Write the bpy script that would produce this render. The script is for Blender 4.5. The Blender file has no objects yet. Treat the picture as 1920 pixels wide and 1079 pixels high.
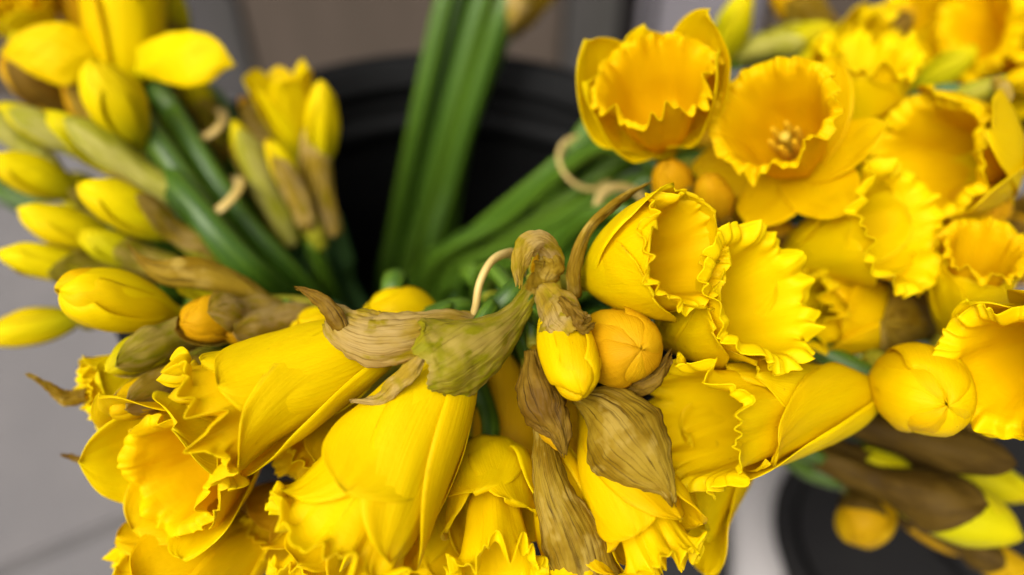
import bpy, math, random
import numpy as np
from mathutils import Vector, Matrix

# ------------------------------------------------------------------ camera
SC = bpy.context.scene
COL = SC.collection
FPX = 1507.0                       # focal length in photo pixels (1920 wide)
PITCH = math.radians(45)
CAM = np.array([0.0, 0.0, 0.468])
FWD = np.array([0.0, math.sin(PITCH), -math.cos(PITCH)])
UP = np.array([0.0, math.cos(PITCH), math.sin(PITCH)])
RIGHT = np.array([1.0, 0.0, 0.0])
cd = bpy.data.cameras.new('camera')
cam = bpy.data.objects.new('camera', cd)
COL.objects.link(cam)
cam.location = CAM
cam.rotation_euler = (PITCH, 0, 0)
cd.sensor_width = 36.0
cd.lens = FPX / 1920 * 36.0
cd.clip_start = 0.01
cd.clip_end = 50
cd.dof.use_dof = True
cd.dof.focus_distance = 0.205
cd.dof.aperture_fstop = 3.5
SC.camera = cam

# ------------------------------------------------------------------ light
SUN_EL, SUN_AZ = math.radians(52), math.radians(215)   # soft overcast light from behind-left of the camera
w = bpy.data.worlds.new('World'); SC.world = w; w.use_nodes = True
nt = w.node_tree; nt.nodes.clear()
sky = nt.nodes.new('ShaderNodeTexSky'); sky.sky_type = 'NISHITA'; sky.sun_disc = False
sky.sun_elevation = SUN_EL; sky.sun_rotation = SUN_AZ; sky.dust_density = 6; sky.air_density = 1.0; sky.ozone_density = 0.6
hs = nt.nodes.new('ShaderNodeHueSaturation'); hs.inputs['Saturation'].default_value = 0.10
bg = nt.nodes.new('ShaderNodeBackground'); bg.inputs['Strength'].default_value = 0.055
wo = nt.nodes.new('ShaderNodeOutputWorld')
nt.links.new(sky.outputs[0], hs.inputs['Color']); nt.links.new(hs.outputs[0], bg.inputs['Color']); nt.links.new(bg.outputs[0], wo.inputs['Surface'])
sd = bpy.data.lights.new('sun', 'SUN'); sd.energy = 1.5; sd.angle = math.radians(50); sd.color = (1.0, 0.95, 0.88)
sun = bpy.data.objects.new('sun', sd); COL.objects.link(sun)
sdir = Vector((math.cos(SUN_EL) * math.sin(SUN_AZ), math.cos(SUN_EL) * math.cos(SUN_AZ), math.sin(SUN_EL)))
sun.rotation_euler = sdir.to_track_quat('Z', 'Y').to_euler()
vs = SC.view_settings
vs.view_transform = 'Standard'; vs.look = 'None'; vs.gamma = 1.0; vs.use_curve_mapping = False
vs.exposure = 1.3
SC.cycles.max_bounces = 6
SC.cycles.diffuse_bounces = 4
SC.cycles.glossy_bounces = 2
SC.cycles.use_adaptive_sampling = True
SC.cycles.adaptive_threshold = 0.025
SC.cycles.use_denoising = True

# ------------------------------------------------------------------ helpers
def at(px, py, d):
    return CAM + FWD * d + RIGHT * ((px - 960) / FPX * d) + UP * ((539.5 - py) / FPX * d)
def gnd(px, py, z=0.0):
    r = FWD + RIGHT * ((px - 960) / FPX) + UP * ((539.5 - py) / FPX)
    return CAM + r * ((z - CAM[2]) / r[2])
def nrm(v):
    v = np.asarray(v, float); n = np.linalg.norm(v)
    return v / n if n > 1e-12 else v
def spline(pts, n):
    """Catmull-Rom resample of control rows to n rows."""
    P = np.asarray(pts, float)
    if P.ndim == 1: P = P[:, None]
    if len(P) == 2: P = np.vstack([P[0], (P[0] + P[1]) / 2, P[1]])
    m = len(P); E = np.vstack([2 * P[0] - P[1], P, 2 * P[-1] - P[-2]])
    t = np.linspace(0, m - 1, n); i = np.minimum(t.astype(int), m - 2); f = (t - i)[:, None]
    a, b, c, e = E[i], E[i + 1], E[i + 2], E[i + 3]
    return 0.5 * (2 * b + (c - a) * f + (2 * a - 5 * b + 4 * c - e) * f ** 2 + (3 * b - a - 3 * c + e) * f ** 3)
def smooth(x, a, b):
    t = np.clip((x - a) / (b - a), 0, 1); return t * t * (3 - 2 * t)
def wob(u, v, rng, fu, fv, n=4):
    o = 0
    for k in range(n):
        o = o + math.pow(.72, k) * np.sin(u * fu * (1 + .8 * k) * rng.uniform(.7, 1.3) + v * fv * (1 + .8 * k) * rng.uniform(-1.2, 1.2) + rng.uniform(0, 6.28))
    return o / 2.2

def grid_mesh(name, P, t=0.0004, wrap=False, uv=None, cap=False):
    """Closed shell (front, back, rim) over a grid of points P[nu, nv, 3]."""
    nu, nv = P.shape[:2]
    du = np.gradient(P, axis=0)
    if wrap:
        dv = (np.roll(P, -1, 1) - np.roll(P, 1, 1)) / 2
    else:
        dv = np.gradient(P, axis=1)
    N = np.cross(du, dv); L = np.linalg.norm(N, axis=2, keepdims=True); N = N / np.maximum(L, 1e-12)
    if uv is None:
        U, V = np.meshgrid(np.linspace(0, 1, nu), np.linspace(0, 1, nv + 1 if wrap else nv)[:nv], indexing='ij')
        uv = np.stack([V, U], 2)
    if t <= 0:
        verts = P.reshape(-1, 3); vuv = uv.reshape(-1, 2); lay = 1
    else:
        verts = np.vstack([(P + N * t / 2).reshape(-1, 3), (P - N * t / 2).reshape(-1, 3)]); vuv = np.vstack([uv.reshape(-1, 2)] * 2); lay = 2
    ii, jj = np.meshgrid(np.arange(nu - 1), np.arange(nv if wrap else nv - 1), indexing='ij')
    j2 = (jj + 1) % nv
    q = np.stack([ii * nv + jj, ii * nv + j2, (ii + 1) * nv + j2, (ii + 1) * nv + jj], -1).reshape(-1, 4)
    faces = [q[:, ::-1]]
    if lay == 2:
        o = nu * nv
        faces.append(q + o)
        def strip(a):
            a = np.asarray(a); return np.stack([a[:-1], a[1:], a[1:] + o, a[:-1] + o], -1)
        js = np.arange(nv + 1) % nv if wrap else np.arange(nv)
        faces += [strip(js), strip(((nu - 1) * nv + js))[:, ::-1]]
        if not wrap:
            is_ = np.arange(nu) * nv
            faces += [strip(is_)[:, ::-1], strip(is_ + nv - 1)]
    F = np.vstack(faces)
    me = bpy.data.meshes.new(name)
    me.from_pydata(verts.tolist(), [], F.tolist())
    ul = me.uv_layers.new(name='UVMap')
    li = np.empty(len(me.loops), np.int32); me.loops.foreach_get('vertex_index', li)
    luv = vuv[li].copy()
    if wrap:                                   # fix the seam
        l4 = luv.reshape(-1, 4, 2); x = l4[:, :, 0]
        bad = (x.max(1) - x.min(1)) > .5
        x[bad] = np.where(x[bad] < .5, x[bad] + 1, x[bad])
    ul.data.foreach_set('uv', luv.ravel().astype(np.float32))
    me.polygons.foreach_set('use_smooth', np.ones(len(me.polygons), bool))
    me.validate(); me.update()
    return me

def frames(P):
    T = np.gradient(P, axis=0); T /= np.maximum(np.linalg.norm(T, axis=1, keepdims=True), 1e-12)
    n = len(P); A = np.empty_like(P); a = np.cross(T[0], [0.13, 0.91, 0.39]); A[0] = nrm(a)
    for i in range(1, n):
        v = A[i - 1] - T[i] * A[i - 1].dot(T[i]); A[i] = nrm(v)
    return T, A, np.cross(T, A)
def tube_mesh(name, pts, rad, n=None, seg=14, flat=1.0, ridges=0.0, close=False, rough=0.0, seed=0):
    P0 = np.asarray(pts, float)
    n = n or max(12, 8 * len(P0))
    if close:
        P = spline(np.vstack([P0, P0[:3]]), n * 2)
        k0 = int(round((1) / (len(P0) + 2) * (n * 2 - 1))); k1 = int(round((len(P0) + 1) / (len(P0) + 2) * (n * 2 - 1)))
        P = P[k0:k1 + 1]
    else:
        P = spline(P0, n)
    R = spline(np.asarray(rad, float) if np.ndim(rad) else np.array([rad, rad]), len(P))[:, 0]
    T, A, B = frames(P)
    th = np.linspace(0, 2 * np.pi, seg, endpoint=False)
    rr = 1 + ridges * np.cos(th * 6)
    rng = random.Random(seed)
    G = np.empty((len(P), seg, 3))
    s = np.linspace(0, 1, len(P))
    for j in range(seg):
        wv = 1 + rough * wob(s, th[j], rng if j == 0 else random.Random(seed), 30, 1)
        r = (R * rr[j] * wv)[:, None]
        G[:, j] = P + A * np.cos(th[j]) * r + B * np.sin(th[j]) * r * flat
    if not close:                              # round the ends shut
        e0 = np.repeat(P[0][None], seg, 0); e1 = np.repeat(P[-1][None], seg, 0)
        G = np.concatenate([e0[None], (G[0] * .75 + e0 * .25)[None] - T[0] * R[0] * .12, G, (G[-1] * .75 + e1 * .25)[None] + T[-1] * R[-1] * .12, e1[None]], 0)
    return grid_mesh(name, G, 0, wrap=True)

def link(name, me, mat, parent=None, M=None):
    o = bpy.data.objects.new(name, me); COL.objects.link(o)
    if mat and not me.materials: me.materials.append(mat)
    if parent is not None: o.parent = parent
    if M is not None: o.matrix_local = M
    return o
def tag(o, label=None, cat=None, group=None, kind=None):
    if label: o['label'] = label
    if cat: o['category'] = cat
    if group: o['group'] = group
    if kind: o['kind'] = kind
    return o
def empty(name, loc):
    o = bpy.data.objects.new(name, None); COL.objects.link(o); o.location = loc; o.empty_display_size = .01
    return o

# ------------------------------------------------------------------ materials
class NT:
    def __init__(s, name):
        s.m = bpy.data.materials.new(name); s.m.use_nodes = True; s.t = s.m.node_tree; s.t.nodes.clear()
    def n(s, kind, **kw):
        x = s.t.nodes.new(kind)
        for k, v in kw.items():
            if k.startswith('i_'):
                x.inputs[k[2:].replace('_', ' ')].default_value = v
            else: setattr(x, k, v)
        return x
    def l(s, a, b): s.t.links.new(a, b)
    def math(s, op, a, b=None):
        x = s.n('ShaderNodeMath', operation=op)
        for i, v in enumerate((a, b)):
            if v is None: continue
            if isinstance(v, (int, float)): x.inputs[i].default_value = v
            else: s.l(v, x.inputs[i])
        return x.outputs[0]
    def mix(s, f, a, b, blend='MIX'):
        x = s.n('ShaderNodeMix', data_type='RGBA', blend_type=blend)
        for sock, v in ((x.inputs[0], f), (x.inputs[6], a), (x.inputs[7], b)):
            if isinstance(v, (int, float)): sock.default_value = v
            elif isinstance(v, tuple): sock.default_value = (*v, 1) if len(v) == 3 else v
            else: s.l(v, sock)
        return x.outputs[2]
    def ramp(s, f, stops, interp='EASE'):
        x = s.n('ShaderNodeValToRGB'); x.color_ramp.interpolation = interp
        e = x.color_ramp.elements
        while len(e) < len(stops): e.new(.5)
        for k, (p, c) in enumerate(stops):
            e[k].position = p; e[k].color = (*c, 1) if len(c) == 3 else c
        s.l(f, x.inputs[0]); return x.outputs[0]
    def noise(s, vec, scale, detail=3, rough=.55, dist=0):
        x = s.n('ShaderNodeTexNoise'); x.inputs['Scale'].default_value = scale; x.inputs['Detail'].default_value = detail
        x.inputs['Roughness'].default_value = rough; x.inputs['Distortion'].default_value = dist
        s.l(vec, x.inputs['Vector']); return x.outputs['Fac']
    def mapping(s, vec, sc):
        x = s.n('ShaderNodeMapping'); x.inputs['Scale'].default_value = sc; s.l(vec, x.inputs[0]); return x.outputs[0]
    def offset_by_object(s, vec):
        oi = s.n('ShaderNodeObjectInfo'); v = s.n('ShaderNodeVectorMath', operation='ADD')
        m = s.math('MULTIPLY', oi.outputs['Random'], 37.0); cx = s.n('ShaderNodeCombineXYZ')
        s.l(m, cx.inputs[2]); s.l(vec, v.inputs[0]); s.l(cx.outputs[0], v.inputs[1]); return v.outputs[0], oi.outputs['Random']

def petal_mat(name, main, base, tip=None, trans=.35, rough=.42, green_to=.3, warm=None, edge=1.0):
    """main pigment colour, base colour at the foot of the petal (s=0) and an optional tip colour."""
    k = NT(name)
    uv = k.n('ShaderNodeUVMap').outputs[0]
    sep = k.n('ShaderNodeSeparateXYZ'); k.l(uv, sep.inputs[0])
    uvo, rnd = k.offset_by_object(uv)
    stops = [(0, base), (green_to, main), (1, tip or main)]
    big = k.noise(k.mapping(uvo, (2.2, 2.6, 1)), 1.0, 2)
    sj = k.math('ADD', sep.outputs[1], k.math('MULTIPLY', k.math('SUBTRACT', big, .5), .22))
    c = k.ramp(sj, stops)
    # faint pale / deep streaks that run the length of the petal
    st = k.noise(k.mapping(uvo, (26, 1.6, 1)), 1.0, 3)
    deep = tuple(np.array(main) * np.array([.93, .80, .6]))
    c = k.mix(k.math('MULTIPLY', k.math('MULTIPLY', st, st), .55), c, deep)
    # small bruises, mostly along the margins
    ed = k.math('ABSOLUTE', k.math('SUBTRACT', k.math('MULTIPLY', sep.outputs[0], 2.0), 1.0))
    ed = k.math('MAXIMUM', k.math('MULTIPLY', ed, edge), sep.outputs[1])
    em = k.ramp(ed, [(.90, (0, 0, 0)), (1.0, (1, 1, 1))])
    bn = k.noise(k.mapping(uvo, (13, 9, 1)), 1.0, 3, .6)
    bm_ = k.math('MULTIPLY', em, k.ramp(bn, [(.56, (0, 0, 0)), (.70, (1, 1, 1))]))
    c = k.mix(k.math('MULTIPLY', bm_, .5), c, (.42, .21, .012))
    sp = k.noise(k.mapping(uvo, (21, 24, 1)), 1.0, 2, .5)
    c = k.mix(k.math('MULTIPLY', k.ramp(sp, [(.74, (0, 0, 0)), (.78, (1, 1, 1))]), .35), c, (.45, .25, .012))
    hv = k.n('ShaderNodeHueSaturation'); k.l(c, hv.inputs['Color'])
    k.l(k.math('ADD', k.math('MULTIPLY', rnd, .012), .494), hv.inputs['Hue'])
    k.l(k.math('ADD', k.math('MULTIPLY', rnd, .10), .95), hv.inputs['Value'])
    c = hv.outputs[0]
    vein = k.noise(k.mapping(uvo, (70, 2.0, 1)), 1.0, 3, .6)
    crp = k.noise(k.mapping(uvo, (7, 6, 1)), 1.0, 4, .6)
    h = k.math('ADD', k.math('MULTIPLY', vein, .6), k.math('MULTIPLY', crp, 1.1))
    bp = k.n('ShaderNodeBump'); bp.inputs['Strength'].default_value = .5; bp.inputs['Distance'].default_value = .0006; k.l(h, bp.inputs['Height'])
    pr = k.n('ShaderNodeBsdfPrincipled'); k.l(c, pr.inputs['Base Color'])
    k.l(k.math('ADD', k.math('MULTIPLY', crp, .22), rough - .1), pr.inputs['Roughness'])
    pr.inputs['Specular IOR Level'].default_value = .07; k.l(bp.outputs[0], pr.inputs['Normal'])
    tr = k.n('ShaderNodeBsdfTranslucent'); k.l(c, tr.inputs['Color']); k.l(bp.outputs[0], tr.inputs['Normal'])
    ms = k.n('ShaderNodeMixShader'); ms.inputs[0].default_value = trans
    k.l(pr.outputs[0], ms.inputs[1]); k.l(tr.outputs[0], ms.inputs[2])
    k.l(ms.outputs[0], k.n('ShaderNodeOutputMaterial').inputs[0])
    return k.m

def spathe_mat(name, a, b, vein_c, trans=.38, vein=.8, patch=None):
    """papery sheath: two mottled colours, dark lengthwise veins, deep striation relief."""
    k = NT(name)
    uv = k.n('ShaderNodeUVMap').outputs[0]
    uvo, rnd = k.offset_by_object(uv)
    mot = k.noise(k.mapping(uvo, (3.0, 2.4, 1)), 1.0, 4, .65)
    c = k.ramp(mot, [(.36, a), (.62, b)])
    if patch:
        pn = k.noise(k.mapping(uvo, (5, 4, 1)), 1.3, 3)
        c = k.mix(k.ramp(pn, [(.52, (0, 0, 0)), (.66, (1, 1, 1))]), c, patch)
    dist = k.noise(k.mapping(uvo, (4, 5, 1)), 1.0, 3)
    sep = k.n('ShaderNodeSeparateXYZ'); k.l(uvo, sep.inputs[0])
    x = k.math('ADD', sep.outputs[0], k.math('MULTIPLY', dist, .05))
    cx = k.n('ShaderNodeCombineXYZ'); k.l(x, cx.inputs[0]); k.l(sep.outputs[1], cx.inputs[1]); k.l(sep.outputs[2], cx.inputs[2])
    ln = k.noise(k.mapping(cx.outputs[0], (26, .45, 1)), 1.0, 2, .5)
    lines = k.ramp(k.math('ABSOLUTE', k.math('SUBTRACT', ln, .5)), [(.0, (1, 1, 1)), (.035, (0, 0, 0))], 'LINEAR')
    brk = k.noise(k.mapping(uvo, (11, 5, 1)), 1.0, 3)
    lines = k.math('MULTIPLY', lines, k.ramp(brk, [(.35, (.25, .25, .25)), (.6, (1, 1, 1))]))
    blot = k.noise(k.mapping(uvo, (5, 2.2, 1)), 1.7, 5, .7)
    c = k.mix(k.ramp(blot, [(.60, (0, 0, 0)), (.80, (.6, .6, .6))]), c, vein_c)
    fine = k.noise(k.mapping(cx.outputs[0], (80, 1.0, 1)), 1.0, 2, .5)
    c = k.mix(k.math('MULTIPLY', lines, vein * .8), c, vein_c)
    c = k.mix(k.math('MULTIPLY', fine, .22), c, vein_c)
    h = k.math('ADD', k.math('MULTIPLY', lines, -.5), k.math('ADD', k.math('MULTIPLY', fine, -.7), k.math('MULTIPLY', ln, -.5)))
    wr = k.noise(k.mapping(uvo, (9, 13, 1)), 1.0, 4, .6)
    h = k.math('ADD', h, k.math('MULTIPLY', wr, .8))
    bp = k.n('ShaderNodeBump'); bp.inputs['Strength'].default_value = .5; bp.inputs['Distance'].default_value = .0004; k.l(h, bp.inputs['Height'])
    pr = k.n('ShaderNodeBsdfPrincipled'); k.l(c, pr.inputs['Base Color']); pr.inputs['Roughness'].default_value = .5
    pr.inputs['Specular IOR Level'].default_value = .10; k.l(bp.outputs[0], pr.inputs['Normal'])
    tr = k.n('ShaderNodeBsdfTranslucent'); k.l(c, tr.inputs['Color'])
    ms = k.n('ShaderNodeMixShader'); ms.inputs[0].default_value = trans
    k.l(pr.outputs[0], ms.inputs[1]); k.l(tr.outputs[0], ms.inputs[2])
    k.l(ms.outputs[0], k.n('ShaderNodeOutputMaterial').inputs[0])
    return k.m

def plain_mat(name, col, rough=.5, spec=.4, bump=None, vary=None, scale=20, coords='Object', stretch=(1, 1, 1), vs_=.4, bd=.001):
    k = NT(name)
    tc = k.n('ShaderNodeTexCoord'); vec = k.mapping(tc.outputs[coords], stretch)
    nz = k.noise(vec, scale, 5, .6)
    c = k.ramp(nz, [(.3, col), (.7, vary or tuple(np.array(col) * .7))])
    pr = k.n('ShaderNodeBsdfPrincipled'); k.l(c, pr.inputs['Base Color']); pr.inputs['Roughness'].default_value = rough
    pr.inputs['Specular IOR Level'].default_value = spec
    if bump:
        nb = k.noise(vec, bump, 5, .65); bp = k.n('ShaderNodeBump'); bp.inputs['Strength'].default_value = vs_; bp.inputs['Distance'].default_value = bd
        k.l(nb, bp.inputs['Height']); k.l(bp.outputs[0], pr.inputs['Normal'])
    k.l(pr.outputs[0], k.n('ShaderNodeOutputMaterial').inputs[0])
    return k.m

def stem_mat(name, lo, hi, neck):
    """v runs from the neck (0) down to the cut end (1)."""
    k = NT(name)
    uv = k.n('ShaderNodeUVMap').outputs[0]; sep = k.n('ShaderNodeSeparateXYZ'); k.l(uv, sep.inputs[0])
    uvo, rnd = k.offset_by_object(uv)
    st = k.noise(k.mapping(uvo, (9, .8, 1)), 1.0, 3)
    c = k.ramp(st, [(.3, lo), (.7, hi)])
    g = k.ramp(sep.outputs[1], [(.03, (1, 1, 1)), (.15, (0, 0, 0))])
    c = k.mix(g, c, neck)
    vn = k.noise(k.mapping(uvo, (28, .8, 1)), 1.0, 2)
    bp = k.n('ShaderNodeBump'); bp.inputs['Strength'].default_value = .4; bp.inputs['Distance'].default_value = .0006; k.l(vn, bp.inputs['Height'])
    pr = k.n('ShaderNodeBsdfPrincipled'); k.l(c, pr.inputs['Base Color']); pr.inputs['Roughness'].default_value = .42
    pr.inputs['Specular IOR Level'].default_value = .4; k.l(bp.outputs[0], pr.inputs['Normal'])
    k.l(pr.outputs[0], k.n('ShaderNodeOutputMaterial').inputs[0])
    return k.m

M = {}
M['petal'] = petal_mat('petal_yellow', (.90, .685, .0006), (.66, .59, .003), tip=(.90, .675, .0006), trans=.42)
M['petal_warm'] = petal_mat('petal_warm_yellow', (.90, .635, .0006), (.68, .52, .003), tip=(.89, .62, .0006), trans=.42)
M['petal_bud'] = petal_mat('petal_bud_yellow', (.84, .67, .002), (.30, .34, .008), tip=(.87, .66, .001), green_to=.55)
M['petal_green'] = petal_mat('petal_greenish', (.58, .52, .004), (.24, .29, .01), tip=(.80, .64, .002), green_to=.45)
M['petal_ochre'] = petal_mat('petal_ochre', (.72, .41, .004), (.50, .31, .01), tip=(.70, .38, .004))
M['corona'] = petal_mat('corona_yellow', (.90, .66, .0006), (.82, .54, .0006), tip=(.91, .70, .0006), trans=.42, rough=.5, edge=0.0, green_to=.6)
M['corona_orange'] = petal_mat('corona_orange', (.90, .61, .0006), (.82, .49, .0006), tip=(.91, .68, .0006), trans=.42, rough=.5, edge=0.0, green_to=.7)
M['spathe_tan'] = spathe_mat('spathe_tan', (.56, .39, .12), (.47, .31, .022), (.22, .115, .008), patch=(.38, .28, .008))
M['spathe_olive'] = spathe_mat('spathe_olive', (.36, .30, .006), (.50, .37, .07), (.16, .11, .005), patch=(.32, .29, .006))
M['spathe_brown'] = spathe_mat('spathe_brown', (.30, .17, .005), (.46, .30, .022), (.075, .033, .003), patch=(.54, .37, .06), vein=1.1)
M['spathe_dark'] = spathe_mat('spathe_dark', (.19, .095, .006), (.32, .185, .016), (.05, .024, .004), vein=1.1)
M['spathe_umber'] = spathe_mat('spathe_umber', (.085, .045, .005), (.15, .085, .010), (.035, .018, .004))  # dark brown, deepened to paint in the shade under the right cluster
M['petal_shaded'] = petal_mat('petal_shaded', (.52, .30, .003), (.34, .22, .006), tip=(.56, .33, .003))  # ochre lowered so the hanging buds carry shade in their colour
M['spathe_green'] = spathe_mat('spathe_green', (.44, .42, .02), (.60, .54, .13), (.28, .27, .014), vein=.5)
M['stem'] = stem_mat('stem_green', (.030, .078, .004), (.090, .165, .009), (.34, .32, .02))
M['stem_dark'] = stem_mat('stem_dark_green', (.030, .070, .004), (.072, .130, .007), (.26, .21, .03))
M['stem_teal'] = stem_mat('stem_blue_green', (.045, .11, .038), (.09, .17, .05), (.40, .30, .06))
M['ovary'] = plain_mat('ovary_green', (.26, .27, .012), .5, .2, vary=(.34, .28, .02), scale=150)
M['anther'] = plain_mat('anther', (.62, .36, .006), .8, .1, vary=(.52, .28, .006), scale=400, bump=900)
M['pistil'] = plain_mat('pistil', (.62, .42, .02), .5, scale=300)
M['band'] = plain_mat('rubber', (.60, .44, .15), .5, vary=(.52, .36, .10), scale=60, bump=300, bd=.0003)
M['bucket'] = plain_mat('black_plastic', (.004, .004, .004), .55, .09, vary=(.006, .006, .006), scale=30, bump=60, vs_=.12)
M['bucket_dull'] = plain_mat('dull_black_plastic', (.015, .014, .014), .8, .05, vary=(.019, .018, .017), scale=14, bump=70, vs_=.15)
M['tray'] = plain_mat('grey_plastic', (.036, .034, .034), .6, .2, vary=(.046, .044, .043), scale=12, bump=120, vs_=.2)
M['slab'] = plain_mat('paving', (.175, .160, .157), .85, .3, vary=(.145, .136, .136), scale=7, bump=260, vs_=.5)
M['slab_light'] = plain_mat('pale_paving', (.54, .50, .485), .85, .3, vary=(.48, .45, .44), scale=9, bump=260, vs_=.5)
M['joint'] = plain_mat('paving_joint', (.13, .122, .118), .95, .2, scale=40)
M['board'] = plain_mat('brown_board', (.092, .068, .051), .7, .3, vary=(.075, .056, .041), scale=3, stretch=(6, 1, 1), bump=40)
M['board_grey'] = plain_mat('grey_board', (.070, .063, .062), .7, .3, vary=(.056, .052, .046), scale=3, stretch=(6, 1, 1), bump=40)
M['board_dark'] = plain_mat('dark_gap', (.022, .018, .017), .8, .2, scale=10)
M['board_light'] = plain_mat('light_board', (.22, .20, .215), .7, .3, vary=(.18, .165, .175), scale=3, bump=40)

# ------------------------------------------------------------------ place: bucket, tray, paving, wall
RIM_C = at(800, 378, .33); RIM_R = .120; RIM_Z = RIM_C[2]
BUCKET = np.array([RIM_C[0], RIM_C[1], 0.012])

def lathe_mesh(name, prof, seg=96):
    th = np.linspace(0, 2 * np.pi, seg, endpoint=False)
    P = np.asarray(prof, float)
    G = np.stack([P[:, 0, None] * np.cos(th), P[:, 0, None] * np.sin(th), np.repeat(P[:, 1, None], seg, 1)], -1)
    return grid_mesh(name, G[::-1], 0, wrap=True)
def box_mesh(name, x0, x1, y0, y1, z0, z1, bev=.0):
    import bmesh
    bm = bmesh.new(); bmesh.ops.create_cube(bm, size=1)
    for v in bm.verts:
        v.co = ((x0 + x1) / 2 + v.co.x * (x1 - x0), (y0 + y1) / 2 + v.co.y * (y1 - y0), (z0 + z1) / 2 + v.co.z * (z1 - z0))
    if bev: bmesh.ops.bevel(bm, geom=bm.edges[:], offset=bev, segments=2, affect='EDGES')
    me = bpy.data.meshes.new(name); bm.to_mesh(me); bm.free(); return me

def make_bucket(loc, R, H, label, mat, pot=False):
    b = empty('flower_bucket', loc); rb = R * .80
    tag(b, label, 'bucket')
    link('wall', lathe_mesh('bucket_wall', [(0.0, 0), (rb, 0), (rb + (R - rb) * .5, H * .5), (R - .004, H - .035), (R - .002, H - .012), (R - .004, H - .012), (R - .006, H - .035), (rb + (R - rb) * .5 - .003, H * .5), (rb - .003, .004), (0, .004)]), mat, b)
    link('rim', lathe_mesh('bucket_rim', [(R - .0035, H - .014), (R + .003, H - .016), (R + .006, H - .008), (R + .005, H - .001), (R + .001, H), (R - .004, H - .002), (R - .0045, H - .008), (R - .009, H - .0105), (R - .0095, H - .014), (R - .0035, H - .014)]), mat, b)
    if pot:
        link('dark_inside', lathe_mesh('dark_inside', [(0, H - .006), (R * .5, H - .005), (R - .0085, H - .007)], 48), mat, b); return b  # black disc closing the pot, stands in for its unlit inside
    link('inner_step', lathe_mesh('bucket_step', [(R - .0045, H - .030), (R - .009, H - .0315), (R - .0115, H - .036), (R - .0105, H - .041), (R - .0058, H - .043)]), mat, b)
    return b
b1 = make_bucket((RIM_C[0], RIM_C[1], .006), RIM_R, RIM_Z - .006, 'round black plastic bucket holding the daffodils, its dark inside open at the back', M['bucket'])
for (px_, py_, R_, H_2, lab_) in [(1712, 1010, .068, .045, 'small dull black pot on the pale kerb at the lower right'), (2010, 930, .078, .06, 'dark pot at the lower right edge beside the small black one')]:
    p2 = gnd(px_, py_, H_2 + .0105); make_bucket((p2[0], p2[1], .0105), R_, H_2, lab_, M['bucket_dull'], True)

# ground: joint sheet, slabs as pieces
gs = bpy.data.meshes.new('pavement')
gs.from_pydata([(-6, -6, -.004), (6, -6, -.004), (6, 8, -.004), (-6, 8, -.004)], [], [(0, 1, 2, 3)])
pav = link('pavement', gs, M['joint']); tag(pav, kind='structure')
ja, jb = gnd(0, 1075), gnd(330, 940)
yaw = math.atan2(jb[1] - ja[1], jb[0] - ja[0])
ex = np.array([math.cos(yaw), math.sin(yaw)]); ey = np.array([-ex[1], ex[0]])
W_, H_ = 1.1, .62
k = 0
for i in range(-4, 5):
    for j in range(-3, 5):
        c = ja[:2] + ex * (i * W_ + .33 + (.3 if j % 2 else 0)) + ey * (j * H_ + H_ / 2)
        if abs(c[0]) > 1.8 or c[1] < -.5 or c[1] > 1.6: continue
        rng = random.Random(k); k += 1
        bm = box_mesh('slab', -W_ / 2 + .0025, W_ / 2 - .0025, -H_ / 2 + .0025, H_ / 2 - .0025, -.03, rng.uniform(-.0008, .0008), .003)
        light = False
        o = link('paving_slab', bm, M['slab_light'] if light else M['slab'], pav, Matrix.Translation((c[0], c[1], 0)) @ Matrix.Rotation(yaw, 4, 'Z'))

ka, kb = gnd(1366, 1100, .02), gnd(1364, 930, .02)
kd = nrm((kb - ka)[:2]); kn = np.array([kd[1], -kd[0]])
kerb = link('kerb', box_mesh('kerb', 0.003, .22, -.3, .17, .0015, .010, .002), M['slab_light'], None, Matrix.Translation((ka[0], ka[1], 0)) @ Matrix.Rotation(math.atan2(kd[1], kd[0]) - math.pi / 2, 4, 'Z'))
tag(kerb, kind='structure')
# tray under the bucket
def make_tray():
    pr0, pr1 = gnd(1366, 1090, .02), gnd(1364, 930, .02)
    d = nrm((pr1 - pr0)[:2]); t = empty('plastic_tray', (pr0[0], pr0[1], 0)); t.rotation_euler = (0, 0, math.atan2(d[1], d[0]) - math.pi / 2)
    tag(t, 'dark grey slotted plastic tray on the paving under the black bucket', 'tray')
    Wd, Ln, Ht, th = .34, .42, .024, .003
    y0 = -.05
    link('base', box_mesh('tray_base', -Wd, 0, y0, y0 + Ln, .001, .0055, .001), M['tray'], t)
    def side(x0, x1, ya, yb):
        link('lower_rail', box_mesh('rail', x0, x1, ya, yb, .006, .010), M['tray'], t)
        link('upper_rail', box_mesh('rail', x0 - .001, x1 + .001, ya - .001, yb + .001, .019, Ht, .001), M['tray'], t)
        n = 7
        for q in range(n + 1):
            if (x1 - x0) < (yb - ya):
                c = ya + .006 + (yb - ya - .012) * q / n; link('rib', box_mesh('rib', x0, x1, c - .006, c + .006, .010, .019), M['tray'], t)
            else:
                c = x0 + .006 + (x1 - x0 - .012) * q / n; link('rib', box_mesh('rib', c - .006, c + .006, ya, yb, .010, .019), M['tray'], t)
    side(-th, 0, y0 + .004, y0 + Ln - .004); side(-Wd, -Wd + th, y0 + .004, y0 + Ln - .004)
    side(-Wd + .004, -.004, y0, y0 + th); side(-Wd + .004, -.004, y0 + Ln - th, y0 + Ln)
make_tray()

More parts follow.
